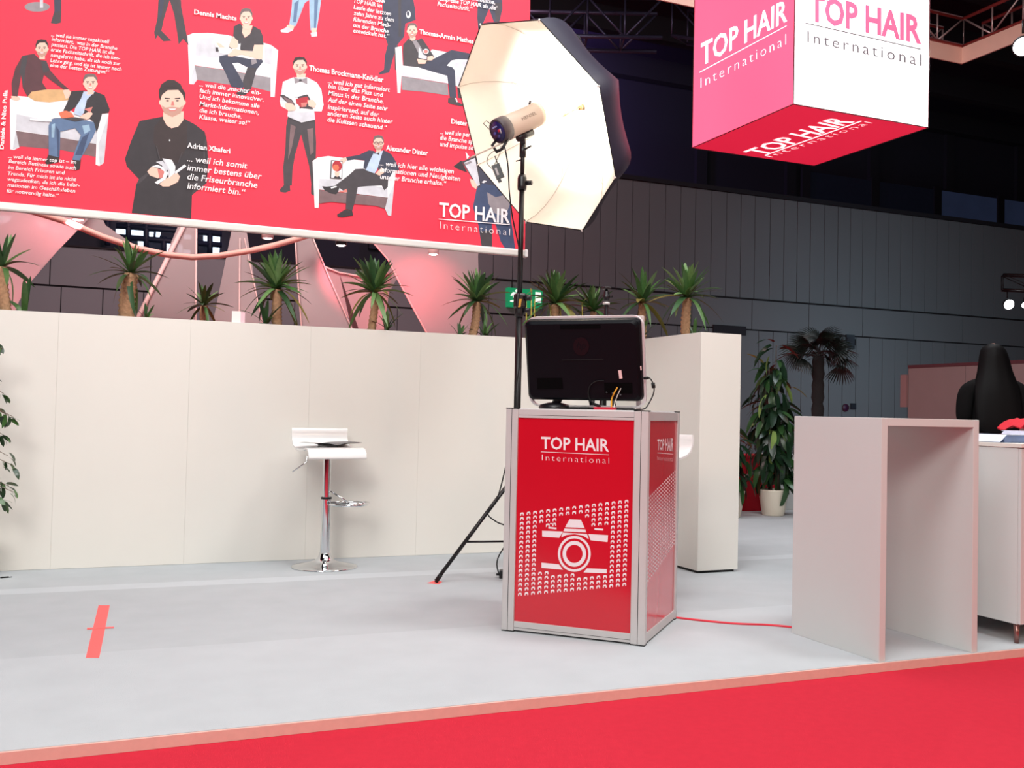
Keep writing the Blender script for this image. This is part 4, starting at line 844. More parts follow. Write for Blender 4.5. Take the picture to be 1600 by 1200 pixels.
logo(fl, lambda x, y: at_x(x, y, CX-.0015), cQ, [(104,305),(503,95),(104,205),(505,-6)], [(97,333),(501,117),(501,121),(97,337)], [(103,408),(498,206),(103,360),(498,156)], GT)
mfr = lambda x, y: at_y(x, y, CY-.0015)
mb = MB(); letter(mb, 'TOP HAIR', [cQ(*p) for p in [(606,90),(1125,200),(606,-27),(1125,82)]], mfr, .03); build('lettering', mb, GTP, fr_, fixn=False)
mb = MB(); mb.add([mfr(*cQ(*p)) for p in [(587,104),(1122,226),(1122,230),(587,108)]], [(0, 1, 2, 3)]); letter(mb, 'International', [cQ(*p) for p in [(597,194),(1125,306),(597,143),(1125,252)]], mfr, -.004, 0, 1.3); build('lettering', mb, GTG, fr_, fixn=False)
logo(fb, lambda x, y: at_z(x, y, CZ-.0015), cQ, [(388,719),(815,563),(300,703),(722,541)], [(400,717),(845,559),(850,562),(405,720)], [(434,728),(900,570),(398,721),(862,563)], GT)

# ------------------------------------------------------------------ trusses and lamps
TRM = M('truss_aluminium', (176, 150, 148), .35, .5); TRR = M('truss_pink_lit_chord', (176, 70, 66), .4, .3); FAS = M('truss_fascia', (226, 178, 160), .6)  # pink light put into the colours of aluminium, chords and white fascia
def truss(name, label, a, b, w, h, step, chord, brace, r=.018, group=None, fascia=None, cat='truss', fside=-1):
    a, b = Vector(a), Vector(b); d = (b-a); n = max(2, int(round(d.length/step))); d.normalize(); s = d.cross(Vector((0, 0, 1))).normalized()
    t = thing(name, label, cat, a, 0, group)
    for su in (-1, 1):
        for z in (0, h): build('chord', MB().tube([a+s*su*w/2+Vector((0, 0, z)), b+s*su*w/2+Vector((0, 0, z))], r, 8), chord, t)
        for k in range(n):
            p = a.lerp(b, k/n)+s*su*w/2; q = a.lerp(b, (k+1)/n)+s*su*w/2
            build('brace', MB().tube([p+Vector((0, 0, 0 if k % 2 else h)), q+Vector((0, 0, h if k % 2 else 0))], r*.55, 6), brace, t); build('upright', MB().tube([p, p+Vector((0, 0, h))], r*.5, 6), brace, t)
    for k in range(n):
        p = a.lerp(b, k/n); build('cross_brace', MB().tube([p-s*w/2, p+s*w/2], r*.5, 6), brace, t)
    if fascia:
        o_ = s*w*.5*fside; mb = MB(); mb.prism([a+Vector((0, 0, -fascia))+o_, b+Vector((0, 0, -fascia))+o_, b+o_-Vector((0, 0, r)), a+o_-Vector((0, 0, r))], s*.02); build('fascia', mb, FAS, t)
    return t
tc_ = at_y(1505, 62, 8.84)
truss('lighting_truss', 'pinkish lit truss running behind the hanging light box', (tc_.x, 9.0, tc_.z-.08), (2.0, 9.0, tc_.z-.08), .32, .34, .42, TRR, TRM, .022, 'trusses of the lit ring', .22)
truss('lighting_truss', 'pinkish lit truss running off the top right corner of the picture', (tc_.x+.16, 8.84, tc_.z-.08), (tc_.x+.16, 4.6, tc_.z-.08), .32, .34, .42, TRR, TRM, .022, 'trusses of the lit ring', .22, fside=1)
TRD = M('dark_truss_steel', (74, 70, 96), .4, .5)
truss('ceiling_truss', 'distant steel truss under the dark ceiling above the umbrella', at_d(800, 66, 15.5), at_d(1030, 70, 15.5), .6, .62, .62, TRD, TRD, .035, 'ceiling trusses')
truss('ceiling_truss', 'distant steel truss left of the hanging light box', at_d(1062, 62, 17), at_d(1180, 80, 16), .5, .6, .9, TRD, TRD, .03, 'ceiling trusses')
LAMP = M('lamp_glow', (250, 252, 255), .4, var=.01, emit=14)
def floodlight(label, p, aim, r, power, col=(1, 1, 1), ang=110, name='spotlight'):
    p = Vector(p); t = thing(name, label, 'lamp', p, 0, 'spotlights'); d = (Vector(aim)-p).normalized()
    build('housing', MB().lathe([(r*.55, -.9*r*2), (r*.9, -r*1.2), (r*1.15, -.02), (r*1.15, 0), (r, 0)], p, 20, axis=d), BLACKM, t)
    build('lens', MB().lathe([(r, -.01), (r*.7, .006), (0, .012)], p, 20, axis=d), LAMP, t)
    build('yoke', MB().tube([p-d*r+Vector((0, 0, r*1.2)), p-d*r+Vector((0, 0, r*2.6))], r*.12, 6), BLACKM, t)
    if power: spot('spotlight_lamp', p+d*.06, p+d*5, power, col, ang, .7, r*.7)
    return t
floodlight('bright white spotlight below the truss at the top right corner', at_d(1599, 73, 9.0), (3, 2, 0), .085, 120)
floodlight('bright white spotlight in front of the far grey wall at right', at_d(1577, 476, 17.0), (10, 3, 0), .085, 60)
floodlight('second far spotlight cut by the right edge of the picture', at_d(1601, 477, 17.0), (10, 3, 0), .05, 0)
t_ = truss('lighting_truss', 'small dark truss above the far white spotlight', at_d(1566, 453, 17.0), at_d(1680, 457, 16.6), .25, .26, .5, BLACKM, BLACKM, .016)

# ------------------------------------------------------------------ pink fabric pavilion behind the banner
SAIL = M('sheer_pink_fabric', (212, 192, 192), .75, var=.05, scale=3, trans=.25); POLE = M('pavilion_pole', (236, 190, 186), .5); HOOP = M('pavilion_hoop', (238, 172, 158), .6)
c4 = crop(380, 340, 1600/450)
pv = thing('fabric_pavilion', 'sheer pink fabric pavilion with curved sails between wall and banner', 'pavilion', at_z(380, 760))
def sail(Y, pts):
    mb = MB(); mb.prism([at_y(p[0], p[1], Y) for p in pts], (0, .004, 0)); return build('sail', mb, SAIL, pv)
def rod(Y, pts, r, mat, name='pole'): return build(name, MB().tube([at_y(p[0], p[1], Y) for p in pts], r, 8), mat, pv)
sail(11.0, [(-80,280),(158,290),(142,338),(118,363),(88,394),(50,438),(30,470),(12,520),(-6,620),(-20,745),(-80,745)])
sail(11.3, [(60,325),(150,320),(165,352),(215,386),(160,371),(100,348)])
sail(10.5, [(288,330),(308,330),(306,500),(304,745),(92,745),(228,472)]); rod(10.48, [(296,335),(88,752)], .022, POLE); rod(10.48, [(307,330),(304,752)], .010, POLE)
sail(10.9, [(366,340),(382,340),(395,420),(411,512),(452,745),(270,745),(333,502)]); rod(10.88, [(375,372),(371,752)], .008, POLE); rod(10.88, [(382,372),(413,520),(454,750)], .006, POLE)
sail(10.2, [(458,340),(480,340),(487,372),(512,428),(549,512),(652,745),(488,745),(470,508),(463,400)]); rod(10.18, [(460,345),(464,420),(471,510),(489,750)], .008, POLE); rod(10.18, [(484,360),(512,428),(549,512),(654,750)], .008, POLE)
sail(10.6, [(470,438),(500,470),(530,514),(560,600),(600,745),(500,745),(478,560)])
sail(11.2, [(504,416),(530,426),(575,434),(612,428),(606,470),(600,520),(600,745),(640,745),(552,512)]); rod(11.18, [(500,414),(530,426),(576,434),(614,427)], .012, POLE)
sail(10.7, [(570,350),(585,380),(606,404),(624,440),(648,485),(668,522),(720,640),(760,745),(800,745),(770,640),(750,527),(747,400),(752,350)]); rod(10.68, [(575,362),(585,381),(606,405),(624,441),(648,486),(668,523),(720,641),(762,750)], .010, POLE)
sail(11.6, [(632,380),(640,400),(612,450),(596,480),(600,430)])
rod(10.0, [(30,325),(60,333),(105,347),(160,370),(215,388),(260,398),(300,402),(340,400),(390,392),(430,383),(462,374),(500,362)], .030, HOOP, 'hoop')
GLOW = M('downlight_glow', (255, 236, 232), .4, emit=9)
for px, py, Y, lb, pw_, cl_, aim in [(122, 343, 10.0, 'small downlight at the left end of the pavilion hoop', 320, (1, .30, .34), (30, 420, 11.2)), (418, 372, 9.7, 'small round downlight above the middle yucca', 14, (1, .75, .72), (440, 480, 10.4)),
        (533, 383, 9.7, 'dim downlight under the right half of the banner', 80, (1, .12, .18), (565, 475, 11.2)), (677, 397, 10.0, 'downlight shining red on the right-hand pavilion sail', 42, (1, .14, .18), (665, 450, 10.7))]:
    p = at_y(px, py, Y); t = thing('downlight', lb, 'lamp', p, 0, 'pavilion downlights')
    build('lens', MB().lathe([(.048, 0), (.03, -.010), (0, -.014)], p, 18), GLOW, t); build('housing', MB().lathe([(.05, -.004), (.058, 0), (.058, .10), (.03, .13), (0, .13)], p, 18), POLE if px != 533 else BLACKM, t)
    build('cord', MB().tube([p+Vector((0, 0, .13)), Vector((p.x, p.y, 11.0))], .006, 6), BLACKM, t)
    A_ = at_y(*aim); spot('downlight_lamp', p+Vector((0, -.06, -.04)), A_, pw_, cl_, 75, .8, .04)
area('hall_or_fill_lamp', (0.5, 8.2, 5.2), (1.6, 10.8, 2.2), 1.4, 185, (1, .90, .88))  # added fill lamp behind the banner, brightens the pavilion sails

# ------------------------------------------------------------------ signs and boxes behind
EXG = M('exit_green', (20, 150, 96), .5, var=.02, emit=.55); EXW = M('exit_white', (232, 248, 240), .5, emit=.8)
ex = thing('exit_sign', 'green illuminated emergency exit sign behind the light stand', 'exit sign', at_y(822, 465, 19.85))
mb = MB(); mb.prism([at_y(*p, 19.85) for p in [(794,449),(848,454),(847,482),(794,479)]], (0, .148, 0)); build('panel', mb, EXG, ex)
cE = crop(780, 380, 4.0); EM = lambda x, y: at_y(*cE(x, y), 19.84)
mb = MB()
for q in [ell(108, 297, 8, 8, 10), [(85,305),(108,308),(112,330),(98,345),(84,338),(90,322),(78,330),(70,326)], [(98,340),(112,345),(104,362),(84,368),(68,366),(68,358),(92,354)], [(108,335),(124,352),(122,378),(114,378),(114,356),(104,348)], [(108,310),(126,322),(124,330),(106,320)]]: mb.add([EM(*p) for p in q], [list(range(len(q)))])
build('running_man', mb, EXW, ex, fixn=False)
mb = MB()
for q in [[(226,304),(262,308),(262,372),(226,370)], [(150,335),(185,338),(185,328),(205,342),(184,356),(184,347),(150,345)]]: mb.add([EM(*p) for p in q], [list(range(len(q)))])
build('door_and_arrow', mb, EXW, ex, fixn=False)
for x_ in (800, 842): build('hanger', MB().tube([at_y(x_, 450, 19.92), at_y(x_, 440, 19.92)], .012, 6), BLACKM, ex)
rs = thing('round_sign', 'small round purple sign with a dark plate on the far wall', 'sign', at_y(1321, 637, 19.97))
p_ = at_y(1321, 637, 19.97); build('disc', MB().lathe([(0, 0), (.10, 0), (.10, .02), (0, .02)], p_, 24, axis=(0, -1, 0)), M('sign_purple', (62, 28, 60), .5), rs)
build('disc_rim', MB().lathe([(.085, .021), (.10, .021), (.10, .024), (.085, .024)], p_, 24, axis=(0, -1, 0)), M('sign_red', (84, 24, 42), .5), rs)
p_ = at_y(1329, 635, 19.97); build('plate', MB().box((p_.x, 19.95, p_.z-.07), (p_.x+.17, 19.97, p_.z+.08)), M('sign_plate', (34, 40, 50), .5), rs)
DOOR = thing('service_hatch', 'dark grey hatch plate high on the far wall behind the fan palm', 'hatch', at_y(1330, 535, 19.97)); p_ = at_y(1322, 530, 19.97); build('plate', MB().box((p_.x, 19.94, p_.z-.25), (p_.x+.26, 19.97, p_.z+.12)), M('hatch_grey', (56, 62, 70), .5), DOOR); build('hinge', MB().box((p_.x+.26, 19.94, p_.z-.15), (p_.x+.29, 19.96, p_.z+.02)), BLACKM, DOOR)
# mauve partition at right
MAU = M('mauve_partition_board', (152, 128, 126), .8, var=.05, scale=4)
mp = thing('partition', 'mauve partition boards behind the dark-haired woman', 'partition', (11.4, 10, -.036))
for k in range(4): build('board', MB().bbox((11.4, 10.42-k*1.08+.004, -.036), (11.44, 11.5-k*1.08-.004, 1.80), .002), MAU, mp)
for k in range(5): build('post', MB().box((11.41, 11.49-k*1.08, -.036), (11.46, 11.51-k*1.08, 1.82)), M('partition_post', (110, 84, 84), .6), mp)
build('top_rail', MB().box((11.39, 7.2, 1.80), (11.45, 11.5, 1.845)), M('partition_rail', (96, 52, 58), .6), mp)
build('end_bracket', MB().box((11.36, 11.5, 1.2), (11.40, 11.62, 1.7)), M('partition_bracket', (160, 124, 122), .6), mp)
# low red and white boxes behind the potted plant
rw = at_z(1170, 802)
t = thing('low_box', 'low red fabric-covered box behind the potted plant', 'box', (6.2, 8.6, -.036)); build('body', MB().bbox((4.4, 8.62, -.036), (6.70, 9.0, .56), .004), M('red_felt', (206, 22, 44), .85, var=.05), t); build('lid', MB().bbox((4.39, 8.61, .561), (6.71, 9.01, .59), .004), M('red_felt', (206, 22, 44), .85), t)
t = thing('low_box', 'low white box between potted plant and white high table', 'box', (7.2, 8.6, -.036)); build('body', MB().bbox((6.72, 8.62, -.036), (7.05, 9.0, .58), .004), PINKW, t); build('lid', MB().bbox((6.715, 8.61, .581), (7.055, 9.01, .60), .004), PINKW, t)
t = thing('small_box', 'tiny white box with pink side standing on the planter wall', 'box', at_y(372, 502, 6.46)); p_ = at_y(362, 503, 6.462); q2 = at_y(383, 487, 6.462)
build('front', MB().box((p_.x, 6.462, HW), (p_.x+.055, 6.47, q2.z)), M('box_white', (244, 236, 232), .5), t); build('side', MB().box((p_.x+.0552, 6.462, HW), (q2.x, 6.47, q2.z-.005)), M('box_pink', (236, 196, 204), .5), t)

# ------------------------------------------------------------------ plants
LEAFG = [M('yucca_leaf_a', (70, 108, 56), .4, var=.35, scale=14), M('yucca_leaf_b', (108, 142, 84), .4, var=.3, scale=14), M('yucca_leaf_c', (54, 88, 52), .42, var=.3, scale=14), M('yucca_leaf_dry', (120, 112, 52), .6, var=.3, scale=14)]
BARK = M('yucca_bark', (178, 138, 104), .85, var=.5, scale=60, bump=1.0, bscale=90)
def blade(L, W, droop, fold=.25, n=7, tipw=.0):
    """strap leaf along +X in its own frame, curving down (-Z)"""
    vs = []; fs = []
    for i in range(n+1):
        u = i/n; x = L*u; z = -droop*L*u*u; w_ = W*(math.sin(PI*(.12+.88*u))**.55 if u < 1 else 0)*.5+tipw
        vs += [(x, -w_, z+fold*w_), (x, 0, z), (x, w_, z+fold*w_)]
    for i in range(n):
        a = i*3; fs += [(a, a+3, a+4, a+1), (a+1, a+4, a+5, a+2)]
    return vs, fs
def leafmesh(name, L, W, droop, mat, fold=.25, n=7):
    vs, fs = blade(L, W, droop, fold, n); me = bpy.data.meshes.new(name); me.from_pydata(vs, [], fs); me.materials.append(mat)
    for p in me.polygons: p.use_smooth = True
    return me
YL = [[leafmesh('leaf', 1, .125+.012*i, d, LEAFG[i], .3) for d in (.05, .22, .5, .9)] for i in range(4)]
def orient(az, el, roll=0.0): return Matrix.Rotation(az, 4, 'Z') @ Matrix.Rotation(-el, 4, 'Y') @ Matrix.Rotation(roll, 4, 'X')
def rosette(parent, c, n, length, rnd, el0=-25, el1=88, dry=.06):
    """leaves round a crown: old ones hang, young ones stand"""
    for k in range(n):
        u = (k+.5)/n; el = math.radians(el0+(el1-el0)*u**.6); az = k*2.39996+rnd.uniform(-.3, .3)
        kind = 3 if (u < .25 and rnd.random() < dry*4) else rnd.choice((0, 0, 1, 2)); dr = 3 if u < .15 else 2 if u < .4 else 1 if u < .75 else 0
        L = length*rnd.uniform(.75, 1.1)*(1-.2*abs(u-.5)); me = YL[kind][dr]
        inst('leaf', me, parent, Matrix.Translation(c) @ orient(az, el, rnd.uniform(-.4, .4)) @ Matrix.Diagonal((L, L*1.15, L, 1)))
def yucca(label, base, crown, r, n, length, seed, shoots=(), el0=-25, group='yucca plants along the planter walls'):
    rnd = random.Random(seed); base = Vector(base); crown = Vector(crown); t = thing('yucca', label, 'plant', base, 0, group)
    pts = []; rs = []; nn = 22
    for i in range(nn+1):
        u = i/nn; pts.append((base.lerp(crown, u)-base)+Vector((.006*math.sin(u*5+seed), .006*math.cos(u*4), 0))); rs.append(r*(1+.20*(i % 2)-.12*u))
    build('trunk', MB().tube(pts, rs, 12), BARK, t, False)
    rosette(t, crown-base+Vector((0, 0, .0)), n, length, rnd, el0)
    for k, (dx, dz, nl, ll) in enumerate(shoots):
        c = Vector((dx, -.02, 0)); s_ = build('side_shoot', MB().tube([c, c+Vector((0, 0, dz))], r*.4, 8), BARK, t, False)
        rosette(t, c+Vector((0, 0, dz)), nl, ll, rnd, 5)
    return t
PZ = HW-.062; YP = YW+.16
def on_wall(px, Y=YP): p = at_y(px, 505, Y); return Vector((p.x, Y, PZ))
def crown_at(px, py, Y=YP): return at_y(px, py, Y)
yucca('sparse yucca with hanging brown-green leaves at the left picture edge', on_wall(6), crown_at(4, 418), .034, 14, .26, 1, [(.11, .03, 4, .30)], -55)
yucca('drooping yucca with thick trunk and a bright green side shoot', on_wall(196), crown_at(204, 428), .045, 34, .24, 2, [(.12, .05, 9, .15)], -70)
yucca('upright bushy yucca with two trunks left of the pavilion sail edge', on_wall(436), crown_at(431, 452), .032, 54, .27, 3, [(-.09, .06, 12, .20)], -30)
yucca('bushy yucca with slim ringed trunk in the middle of the planter wall', on_wall(582), crown_at(585, 458), .027, 54, .27, 4, [(.10, .07, 12, .16)], -25)
yucca('yucca with side shoots just left of the light stand', on_wall(738), crown_at(745, 472), .030, 54, .26, 5, [(-.10, .04, 8, .15), (.09, .05, 12, .16)], -20)
yucca('low feathery yucca above the left half of the computer', on_wall(866), crown_at(868, 476), .034, 64, .29, 6, [(-.09, .05, 16, .22), (.16, .06, 16, .22)], -10)
yucca('low dark yucca behind the tripod head above the computer', on_wall(920), crown_at(926, 487), .024, 40, .24, 16, [(.12, .03, 12, .18)], -5)
XP = 3.655
b7 = at_x(1003, 528, XP); yucca('open yucca on the planter wing right above the computer corner', (XP, b7.y, PZ), at_x(1004, 474, XP), .028, 34, .29, 7, [(.0, .10, 12, .15)], -25)
b8 = at_x(1071, 520, XP); yucca('tall bushy yucca with ringed trunk at the front of the planter wing', (XP, b8.y, PZ), at_x(1073, 466, XP), .030, 56, .26, 8, [(.06, .05, 9, .16)], -20)
yf = at_y(318, 500, 10.0); t_ = yucca('small distant yucca seen between the pavilion sails', (yf.x, 10.0, -.036), at_y(318, 478, 10.0), .04, 26, .26, 9, [], -40, 'yucca plants')
# yellow-stemmed grass-like shoots beside the light stand
for k, (px, h) in enumerate([(822, 462), (828, 458), (833, 468), (860, 484), (878, 482), (912, 474)]):
    lb = ['thin yellow plant stem nearest the light stand', 'tallest thin yellow plant stem right of the light stand', 'third thin yellow plant stem from the light stand', 'short yellow plant stem left of the feathery yucca trunk', 'short yellow plant stem right of the feathery yucca trunk', 'pale plant stem standing left of the tripod head'][k]
    p = on_wall(px, YP-.05); q = at_y(px+3*math.sin(k), h, YP-.05)
    t = thing('bamboo_shoot', lb, 'plant', p, 0, 'yellow stems above the computer')
    build('stem', MB().tube([Vector((0, 0, 0)), (q-p)*.6+Vector((.004, 0, 0)), q-p], [.006, .005, .003], 6), M('yellow_stem', (186, 168, 70), .5), t, False); inst('leaf', YL[3][1], t, Matrix.Translation(q-p) @ orient(k*1.3, .9) @ Matrix.Diagonal((.07, .09, .07, 1)))

# potted leafy plants on the floor
LL = [leafmesh('leaf', 1, .27, d, m_, .12, 6) for d in (.35, .8) for m_ in (M('fig_leaf_dark', (26, 50, 32), .32, var=.35, scale=12), M('fig_leaf_mid', (48, 82, 44), .32, var=.3, scale=12), M('fig_leaf_light', (128, 156, 84), .35, var=.25, scale=12))]
POTM = M('cream_pot', (232, 224, 206), .35, var=.02)
def potted(label, p, h, rad, n, seed, pot=True):
    rnd = random.Random(seed); p = Vector(p); t = thing('potted_plant', label, 'plant', p, 0, 'potted leafy plants')
    po = build('pot', MB().lathe([(0, 0), (.105, 0), (.112, .01), (.150, .245), (.153, .262), (.146, .265), (.136, .235), (0, .235)], n=32), POTM, t, False)
    build('soil', MB().lathe([(.138, .236), (.08, .25), (0, .256)], n=20), SOIL, t, False)
    stems = []
    for k in range(4):
        a = k*1.6+.4; b = Vector((math.cos(a)*.05, math.sin(a)*.05, .24)); top_ = Vector((math.cos(a)*.07*(1 if k else .2), math.sin(a)*.07*(1 if k else .2), h*(1-.12*k)))
        stems.append((b, top_)); build('stem', MB().tube([b, b.lerp(top_, .5)+Vector((.02*math.sin(k), .02, 0)), top_], [.011, .009, .004], 8), M('fig_stem', (74, 62, 48), .8), t, False)
    for k in range(n):
        b, tp_ = stems[k % 4]; u = .12+.88*((k+.5)/n); c = b.lerp(tp_, u); w_ = rad*(.55+.45*math.sin(PI*min(1, u*1.15)))*(1-.35*(u > .9))
        az = k*2.39996+rnd.uniform(-.4, .4); pe = w_*rnd.uniform(.1, .62); el = math.radians(rnd.uniform(-68, -5) if u < .93 else rnd.uniform(-30, 60))
        o_ = c+Vector((math.cos(az)*pe, math.sin(az)*pe, rnd.uniform(-.02, .05))); L = rnd.uniform(.16, .25)
        inst('leaf', LL[rnd.choice((0, 0, 0, 1, 1, 3, 3, 4, 2 if u > .5 else 0))], t, Matrix.Translation(o_) @ orient(az, el, rnd.uniform(-.5, .5)) @ Matrix.Diagonal((L, L*1.1, L, 1)))
    return t
pp_ = at_z(1208, 805)
potted('tall leafy fig plant in cream pot between planter wing and white table', pp_, 1.74, .34, 295, 11)
p2 = at_z(1128, 806); potted('second leafy plant mostly hidden behind the planter wing', (p2.x, p2.y-.12, 0), 1.2, .26, 110, 12)
# fan palm
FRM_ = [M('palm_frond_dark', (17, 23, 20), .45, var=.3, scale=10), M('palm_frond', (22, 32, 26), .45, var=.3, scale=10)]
def frondmesh(mat):
    mb = MB(); mb.tube([(0, 0, 0), (.2, 0, .02), (.38, 0, .0)], [.008, .006, .005], 6)
    for k in range(24):
        a = math.radians(-125+250*k/23); L = .34*(1-.18*abs(a)/2.2); vs, fs = blade(L, .028, .35+.3*abs(a)/2, .3, 5)
        R_ = Matrix.Translation((.38, 0, 0)) @ Matrix.Rotation(a, 4, 'Z') @ Matrix.Rotation(.12, 4, 'Y'); mb.add([R_ @ Vector(v) for v in vs], fs, 0, True)
    me = bpy.data.meshes.new('frond'); me.from_pydata([tuple(v) for v in mb.v], [], mb.f); me.materials.append(mat); return me
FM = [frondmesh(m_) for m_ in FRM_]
pb = at_d(1276, 760, 11.2); pb.z = 0; cz = at_d(1276, 556, 11.2).z
pb.z = -.036
fpalm = thing('fan_palm', 'dark fan palm with rough trunk behind the white high table', 'palm', pb)
cz -= pb.z
build('pot', MB().lathe([(0, 0), (.16, 0), (.20, .30), (.205, .31), (.19, .31), (.18, .27), (0, .27)], n=28), M('dark_pot', (40, 36, 38), .5), fpalm, False)
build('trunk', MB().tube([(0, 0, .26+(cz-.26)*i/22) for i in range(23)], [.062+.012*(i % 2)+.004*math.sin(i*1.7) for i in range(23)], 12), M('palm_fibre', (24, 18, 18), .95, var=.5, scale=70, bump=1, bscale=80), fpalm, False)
rnd = random.Random(5)
qpalm = Matrix.Rotation(-YAW, 4, 'Z')
for k, (az, el, sc) in enumerate([(0, 2, .85), (8, 40, .8), (180, 12, .75), (172, 48, .72), (90, 70, .8), (-90, 62, .8), (50, 55, .8), (130, 58, .8), (-40, 25, .75), (-140, 30, .75), (60, 15, .8), (120, 10, .8), (20, 20, .9), (165, 28, .85), (-100, 40, .8), (-60, 44, .8), (200, -12, .6), (-10, -22, .85), (-75, 20, .6)]):
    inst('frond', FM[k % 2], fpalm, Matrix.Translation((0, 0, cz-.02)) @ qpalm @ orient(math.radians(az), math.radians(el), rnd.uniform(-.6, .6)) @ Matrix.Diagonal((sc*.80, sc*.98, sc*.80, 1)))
# weeping fig at the left edge
FL = [leafmesh('leaf', 1, .42, d, m_, .12, 5) for d in (.25, .6) for m_ in (M('weeping_fig_dark', (36, 58, 34), .3, var=.3, scale=12), M('weeping_fig_mid', (70, 104, 54), .3, var=.3, scale=12))]
wf = Vector((-.74, 6.05, 0)); wt = thing('weeping_fig', 'small-leaved fig tree reaching in from the left picture edge', 'tree', wf)
build('pot', MB().lathe([(0, 0), (.12, 0), (.17, .28), (.175, .30), (.16, .30), (.15, .26), (0, .26)], n=28), POTM, wt, False)
tr_ = build('trunk', MB().tube([(0, 0, .24), (.01, .01, .7), (-.01, 0, 1.1), (0, 0, 1.55)], [.018, .015, .011, .005], 10), M('fig_bark', (120, 104, 86), .85, var=.3, scale=40), wt, False)
rnd = random.Random(21)
for (px, py, nl, sp) in [(4, 545, 8, .05), (-6, 590, 6, .05), (6, 615, 6, .04), (14, 650, 10, .05), (22, 652, 8, .045), (6, 680, 8, .05), (12, 712, 6, .045), (22, 728, 9, .05), (14, 760, 12, .055), (10, 785, 12, .05), (24, 770, 7, .04), (-20, 560, 10, .07), (-25, 640, 12, .07), (-25, 700, 12, .07), (-25, 770, 12, .07), (-40, 520, 12, .08), (-60, 600, 14, .09), (-60, 700, 14, .09)]:
    e = at_y(px, py, 6.05)-wf; s_ = Vector((0, 0, e.z+.10))
    build('twig', MB().tube([s_, s_.lerp(e, .6)+Vector((0, -.01, .02)), e], [.004, .003, .0015], 5), M('fig_bark', (120, 104, 86)), tr_, False)
    for k in range(nl):
        u = rnd.uniform(.45, 1.0) if k > 1 else 1.0; c = s_.lerp(e, u)+Vector((rnd.uniform(-1, .35), rnd.uniform(-.8, .8), rnd.uniform(-.6, .6)))*sp*.6; L = rnd.uniform(.045, .068)
        inst('leaf', FL[rnd.randrange(4)], wt, Matrix.Translation(c) @ orient(rnd.uniform(-1.2, 1.2), math.radians(rnd.uniform(-75, 0)), rnd.uniform(-.8, .8)) @ Matrix.Diagonal((L, L*1.1, L, 1)))

# ------------------------------------------------------------------ woman seen from behind
def skinned(name, V, Ed, R_, mat, parent=None, sub=2):
    me = bpy.data.meshes.new(name); me.from_pydata(V, Ed, []); o = bpy.data.objects.new(name, me); COL.objects.link(o)
    if parent: o.parent = parent
    bm = bmesh.new(); bm.from_mesh(me); sk = bm.verts.layers.skin.verify(); bm.verts.ensure_lookup_table()
    for i, r in enumerate(R_):
        bm.verts[i][sk].radius = r if isinstance(r, tuple) else (r, r); bm.verts[i][sk].use_root = (i == 0)
    bm.to_mesh(me); bm.free()
    md = o.modifiers.new('skin', 'SKIN'); md.use_smooth_shade = True
    s_ = o.modifiers.new('sub', 'SUBSURF'); s_.levels = sub; s_.render_levels = sub; me.materials.append(mat); return o
SKINM = M('skin', (214, 168, 146), .5); CLOTH = M('black_jacket', (11, 10, 11), .9, var=.2, scale=20, spec=.15); HAIRM = M('black_hair', (7, 6, 7), .6, var=.3, scale=60, spec=.12)
wp_ = at_d(1551, 700, 7.5); wp_.z = 0
V = [(0, 0, .86), (0, -.01, 1.0), (0, -.015, 1.15), (0, -.01, 1.27), (0, 0, 1.345), (0, .01, 1.40), (0, .03, 1.47), (0, .03, 1.53)]
Rr = [(.13, .10), (.11, .085), (.13, .095), (.12, .085), .05, .045, (.072, .085), (.062, .075)]
Ed = [(i, i+1) for i in range(7)]
for sx in (-1, 1):
    k = len(V); V += [(sx*.14, -.005, 1.25), (sx*.205, -.02, 1.06), (sx*.15, .18, 1.00), (sx*.13, .25, 1.00), (sx*.125, .28, .995)]; Rr += [.045, .036, .028, .026, (.03, .016)]; Ed += [(3, k)]+[(k+i, k+i+1) for i in range(4)]
    for j in range(4):
        f0 = len(V); V += [(sx*(.105+.015*j), .315, .998), (sx*(.103+.016*j), .345-.004*abs(j-1), .988)]; Rr += [.009, .008]; Ed += [(k+4, f0), (f0, f0+1)]
    f0 = len(V); V += [(sx*.095, .275, .985), (sx*.08, .30, .98)]; Rr += [.010, .009]; Ed += [(k+3, f0), (f0, f0+1)]
    k = len(V); V += [(sx*.085, 0, .80), (sx*.09, .015, .46), (sx*.09, -.02, .09), (sx*.095, .08, .04)]; Rr += [.085, .058, .04, .035]; Ed += [(0, k)]+[(k+i, k+i+1) for i in range(3)]
wom = skinned('person', V, Ed, Rr, SKINM); wom.location = wp_; wom.rotation_euler = (0, 0, -YAW-.15); tag(wom, 'person with long black hair and black jacket seen from behind', 'person')
INV[wom.name] = Matrix.Identity(4)
V = [(0, 0, .80), (0, -.01, .98), (0, -.02, 1.12), (0, -.015, 1.23), (0, -.005, 1.31)]; Rr = [(.185, .13), (.17, .12), (.185, .12), (.17, .11), (.10, .085)]; Ed = [(i, i+1) for i in range(4)]
for sx in (-1, 1):
    k = len(V); V += [(sx*.12, -.01, 1.295), (sx*.195, -.015, 1.25), (sx*.215, -.02, 1.12), (sx*.22, -.02, 1.02), (sx*.15, .16, 1.0)]; Rr += [.085, .078, .066, .058, .045]; Ed += [(3, k)]+[(k+i, k+i+1) for i in range(4)]
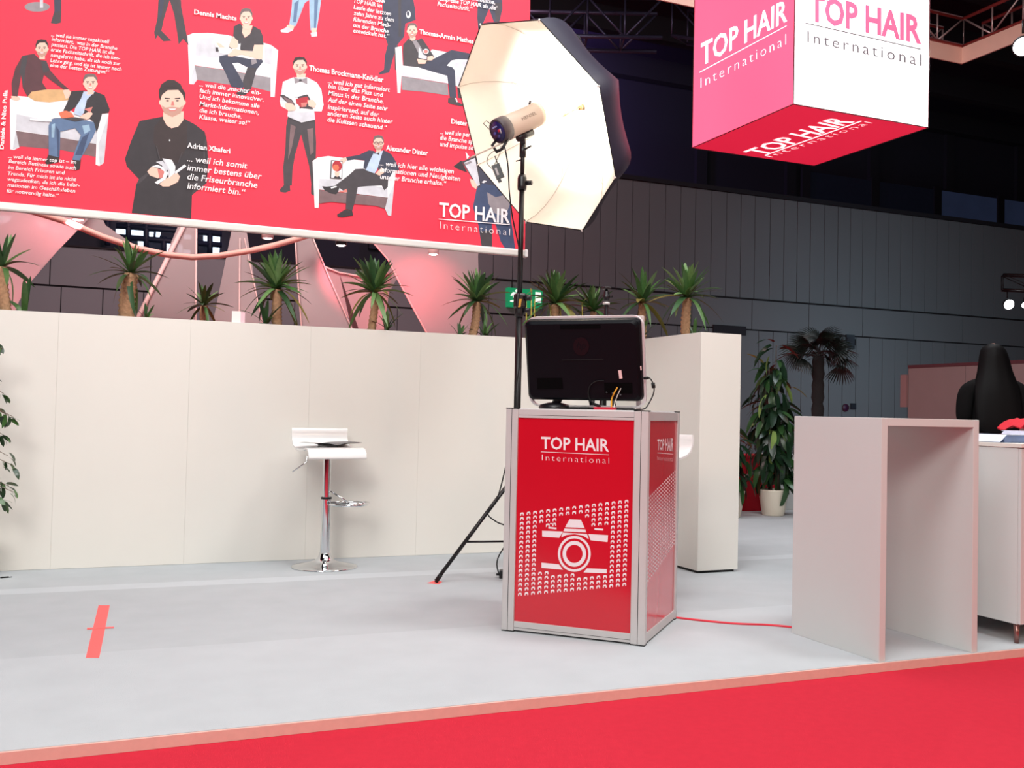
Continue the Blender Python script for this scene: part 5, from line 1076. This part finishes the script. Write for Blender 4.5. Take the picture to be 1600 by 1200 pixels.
skinned('jacket', V, Ed, Rr, CLOTH, wom)
V = [(0, 0, .84)]; Rr = [(.15, .12)]; Ed = []
for sx in (-1, 1):
    k = len(V); V += [(sx*.088, 0, .78), (sx*.092, .015, .46), (sx*.092, -.015, .10)]; Rr += [.10, .075, .06]; Ed += [(0, k), (k, k+1), (k+1, k+2)]
skinned('trousers', V, Ed, Rr, CLOTH, wom)
for sx in (-1, 1): build('shoe', MB().bbox((sx*.095-.04, -.07, 0), (sx*.095+.04, .15, .075), .03), BLACKP, wom, False)
mb = MB(); rings = []
for z, hw, yb_, yf_ in [(1.605, .008, -.005, .035), (1.599, .034, -.03, .07), (1.580, .070, -.065, .10), (1.55, .091, -.085, .10), (1.50, .105, -.095, .08), (1.45, .114, -.10, .06), (1.39, .125, -.11, .04), (1.33, .142, -.125, .02), (1.27, .158, -.142, -.02), (1.20, .166, -.155, -.06), (1.10, .168, -.165, -.09), (1.00, .160, -.168, -.11), (.94, .14, -.166, -.12), (.92, .10, -.16, -.13)]:
    row = []
    for j in range(28):
        a = 2*PI*j/28; rip = 1+.025*math.sin(a*9+z*3); row.append(Vector((hw*math.cos(a)*rip, (yb_+yf_)/2+(yf_-yb_)/2*math.sin(a)*rip, z)))
    rings.append(row)
loft(mb, rings, smooth=True); hr = build('hair', mb, HAIRM, wom, False); build('parting', MB().tube([(0, .04, 1.6055), (0, -.01, 1.604), (0, -.03, 1.599)], .0025, 5), SKINM, hr, False)
mb = MB(); mb.add([(0, .118, 1.48), (-.014, .105, 1.455), (.014, .105, 1.455), (0, .135, 1.458)], [(0, 1, 3), (0, 3, 2), (1, 2, 3)], 0, True); build('nose', mb, SKINM, wom, False)
for sx in (-1, 1): build('eye', MB().lathe([(0, 0), (.011, .001), (0, .005)], (sx*.03, .108, 1.495), 10, axis=(0, 1, 0)), M('eye_dark', (40, 30, 28), .3), wom, False)
build('mouth', MB().bbox((-.02, .104, 1.425), (.02, .112, 1.433), .003), M('lips', (170, 90, 86), .5), wom, False)
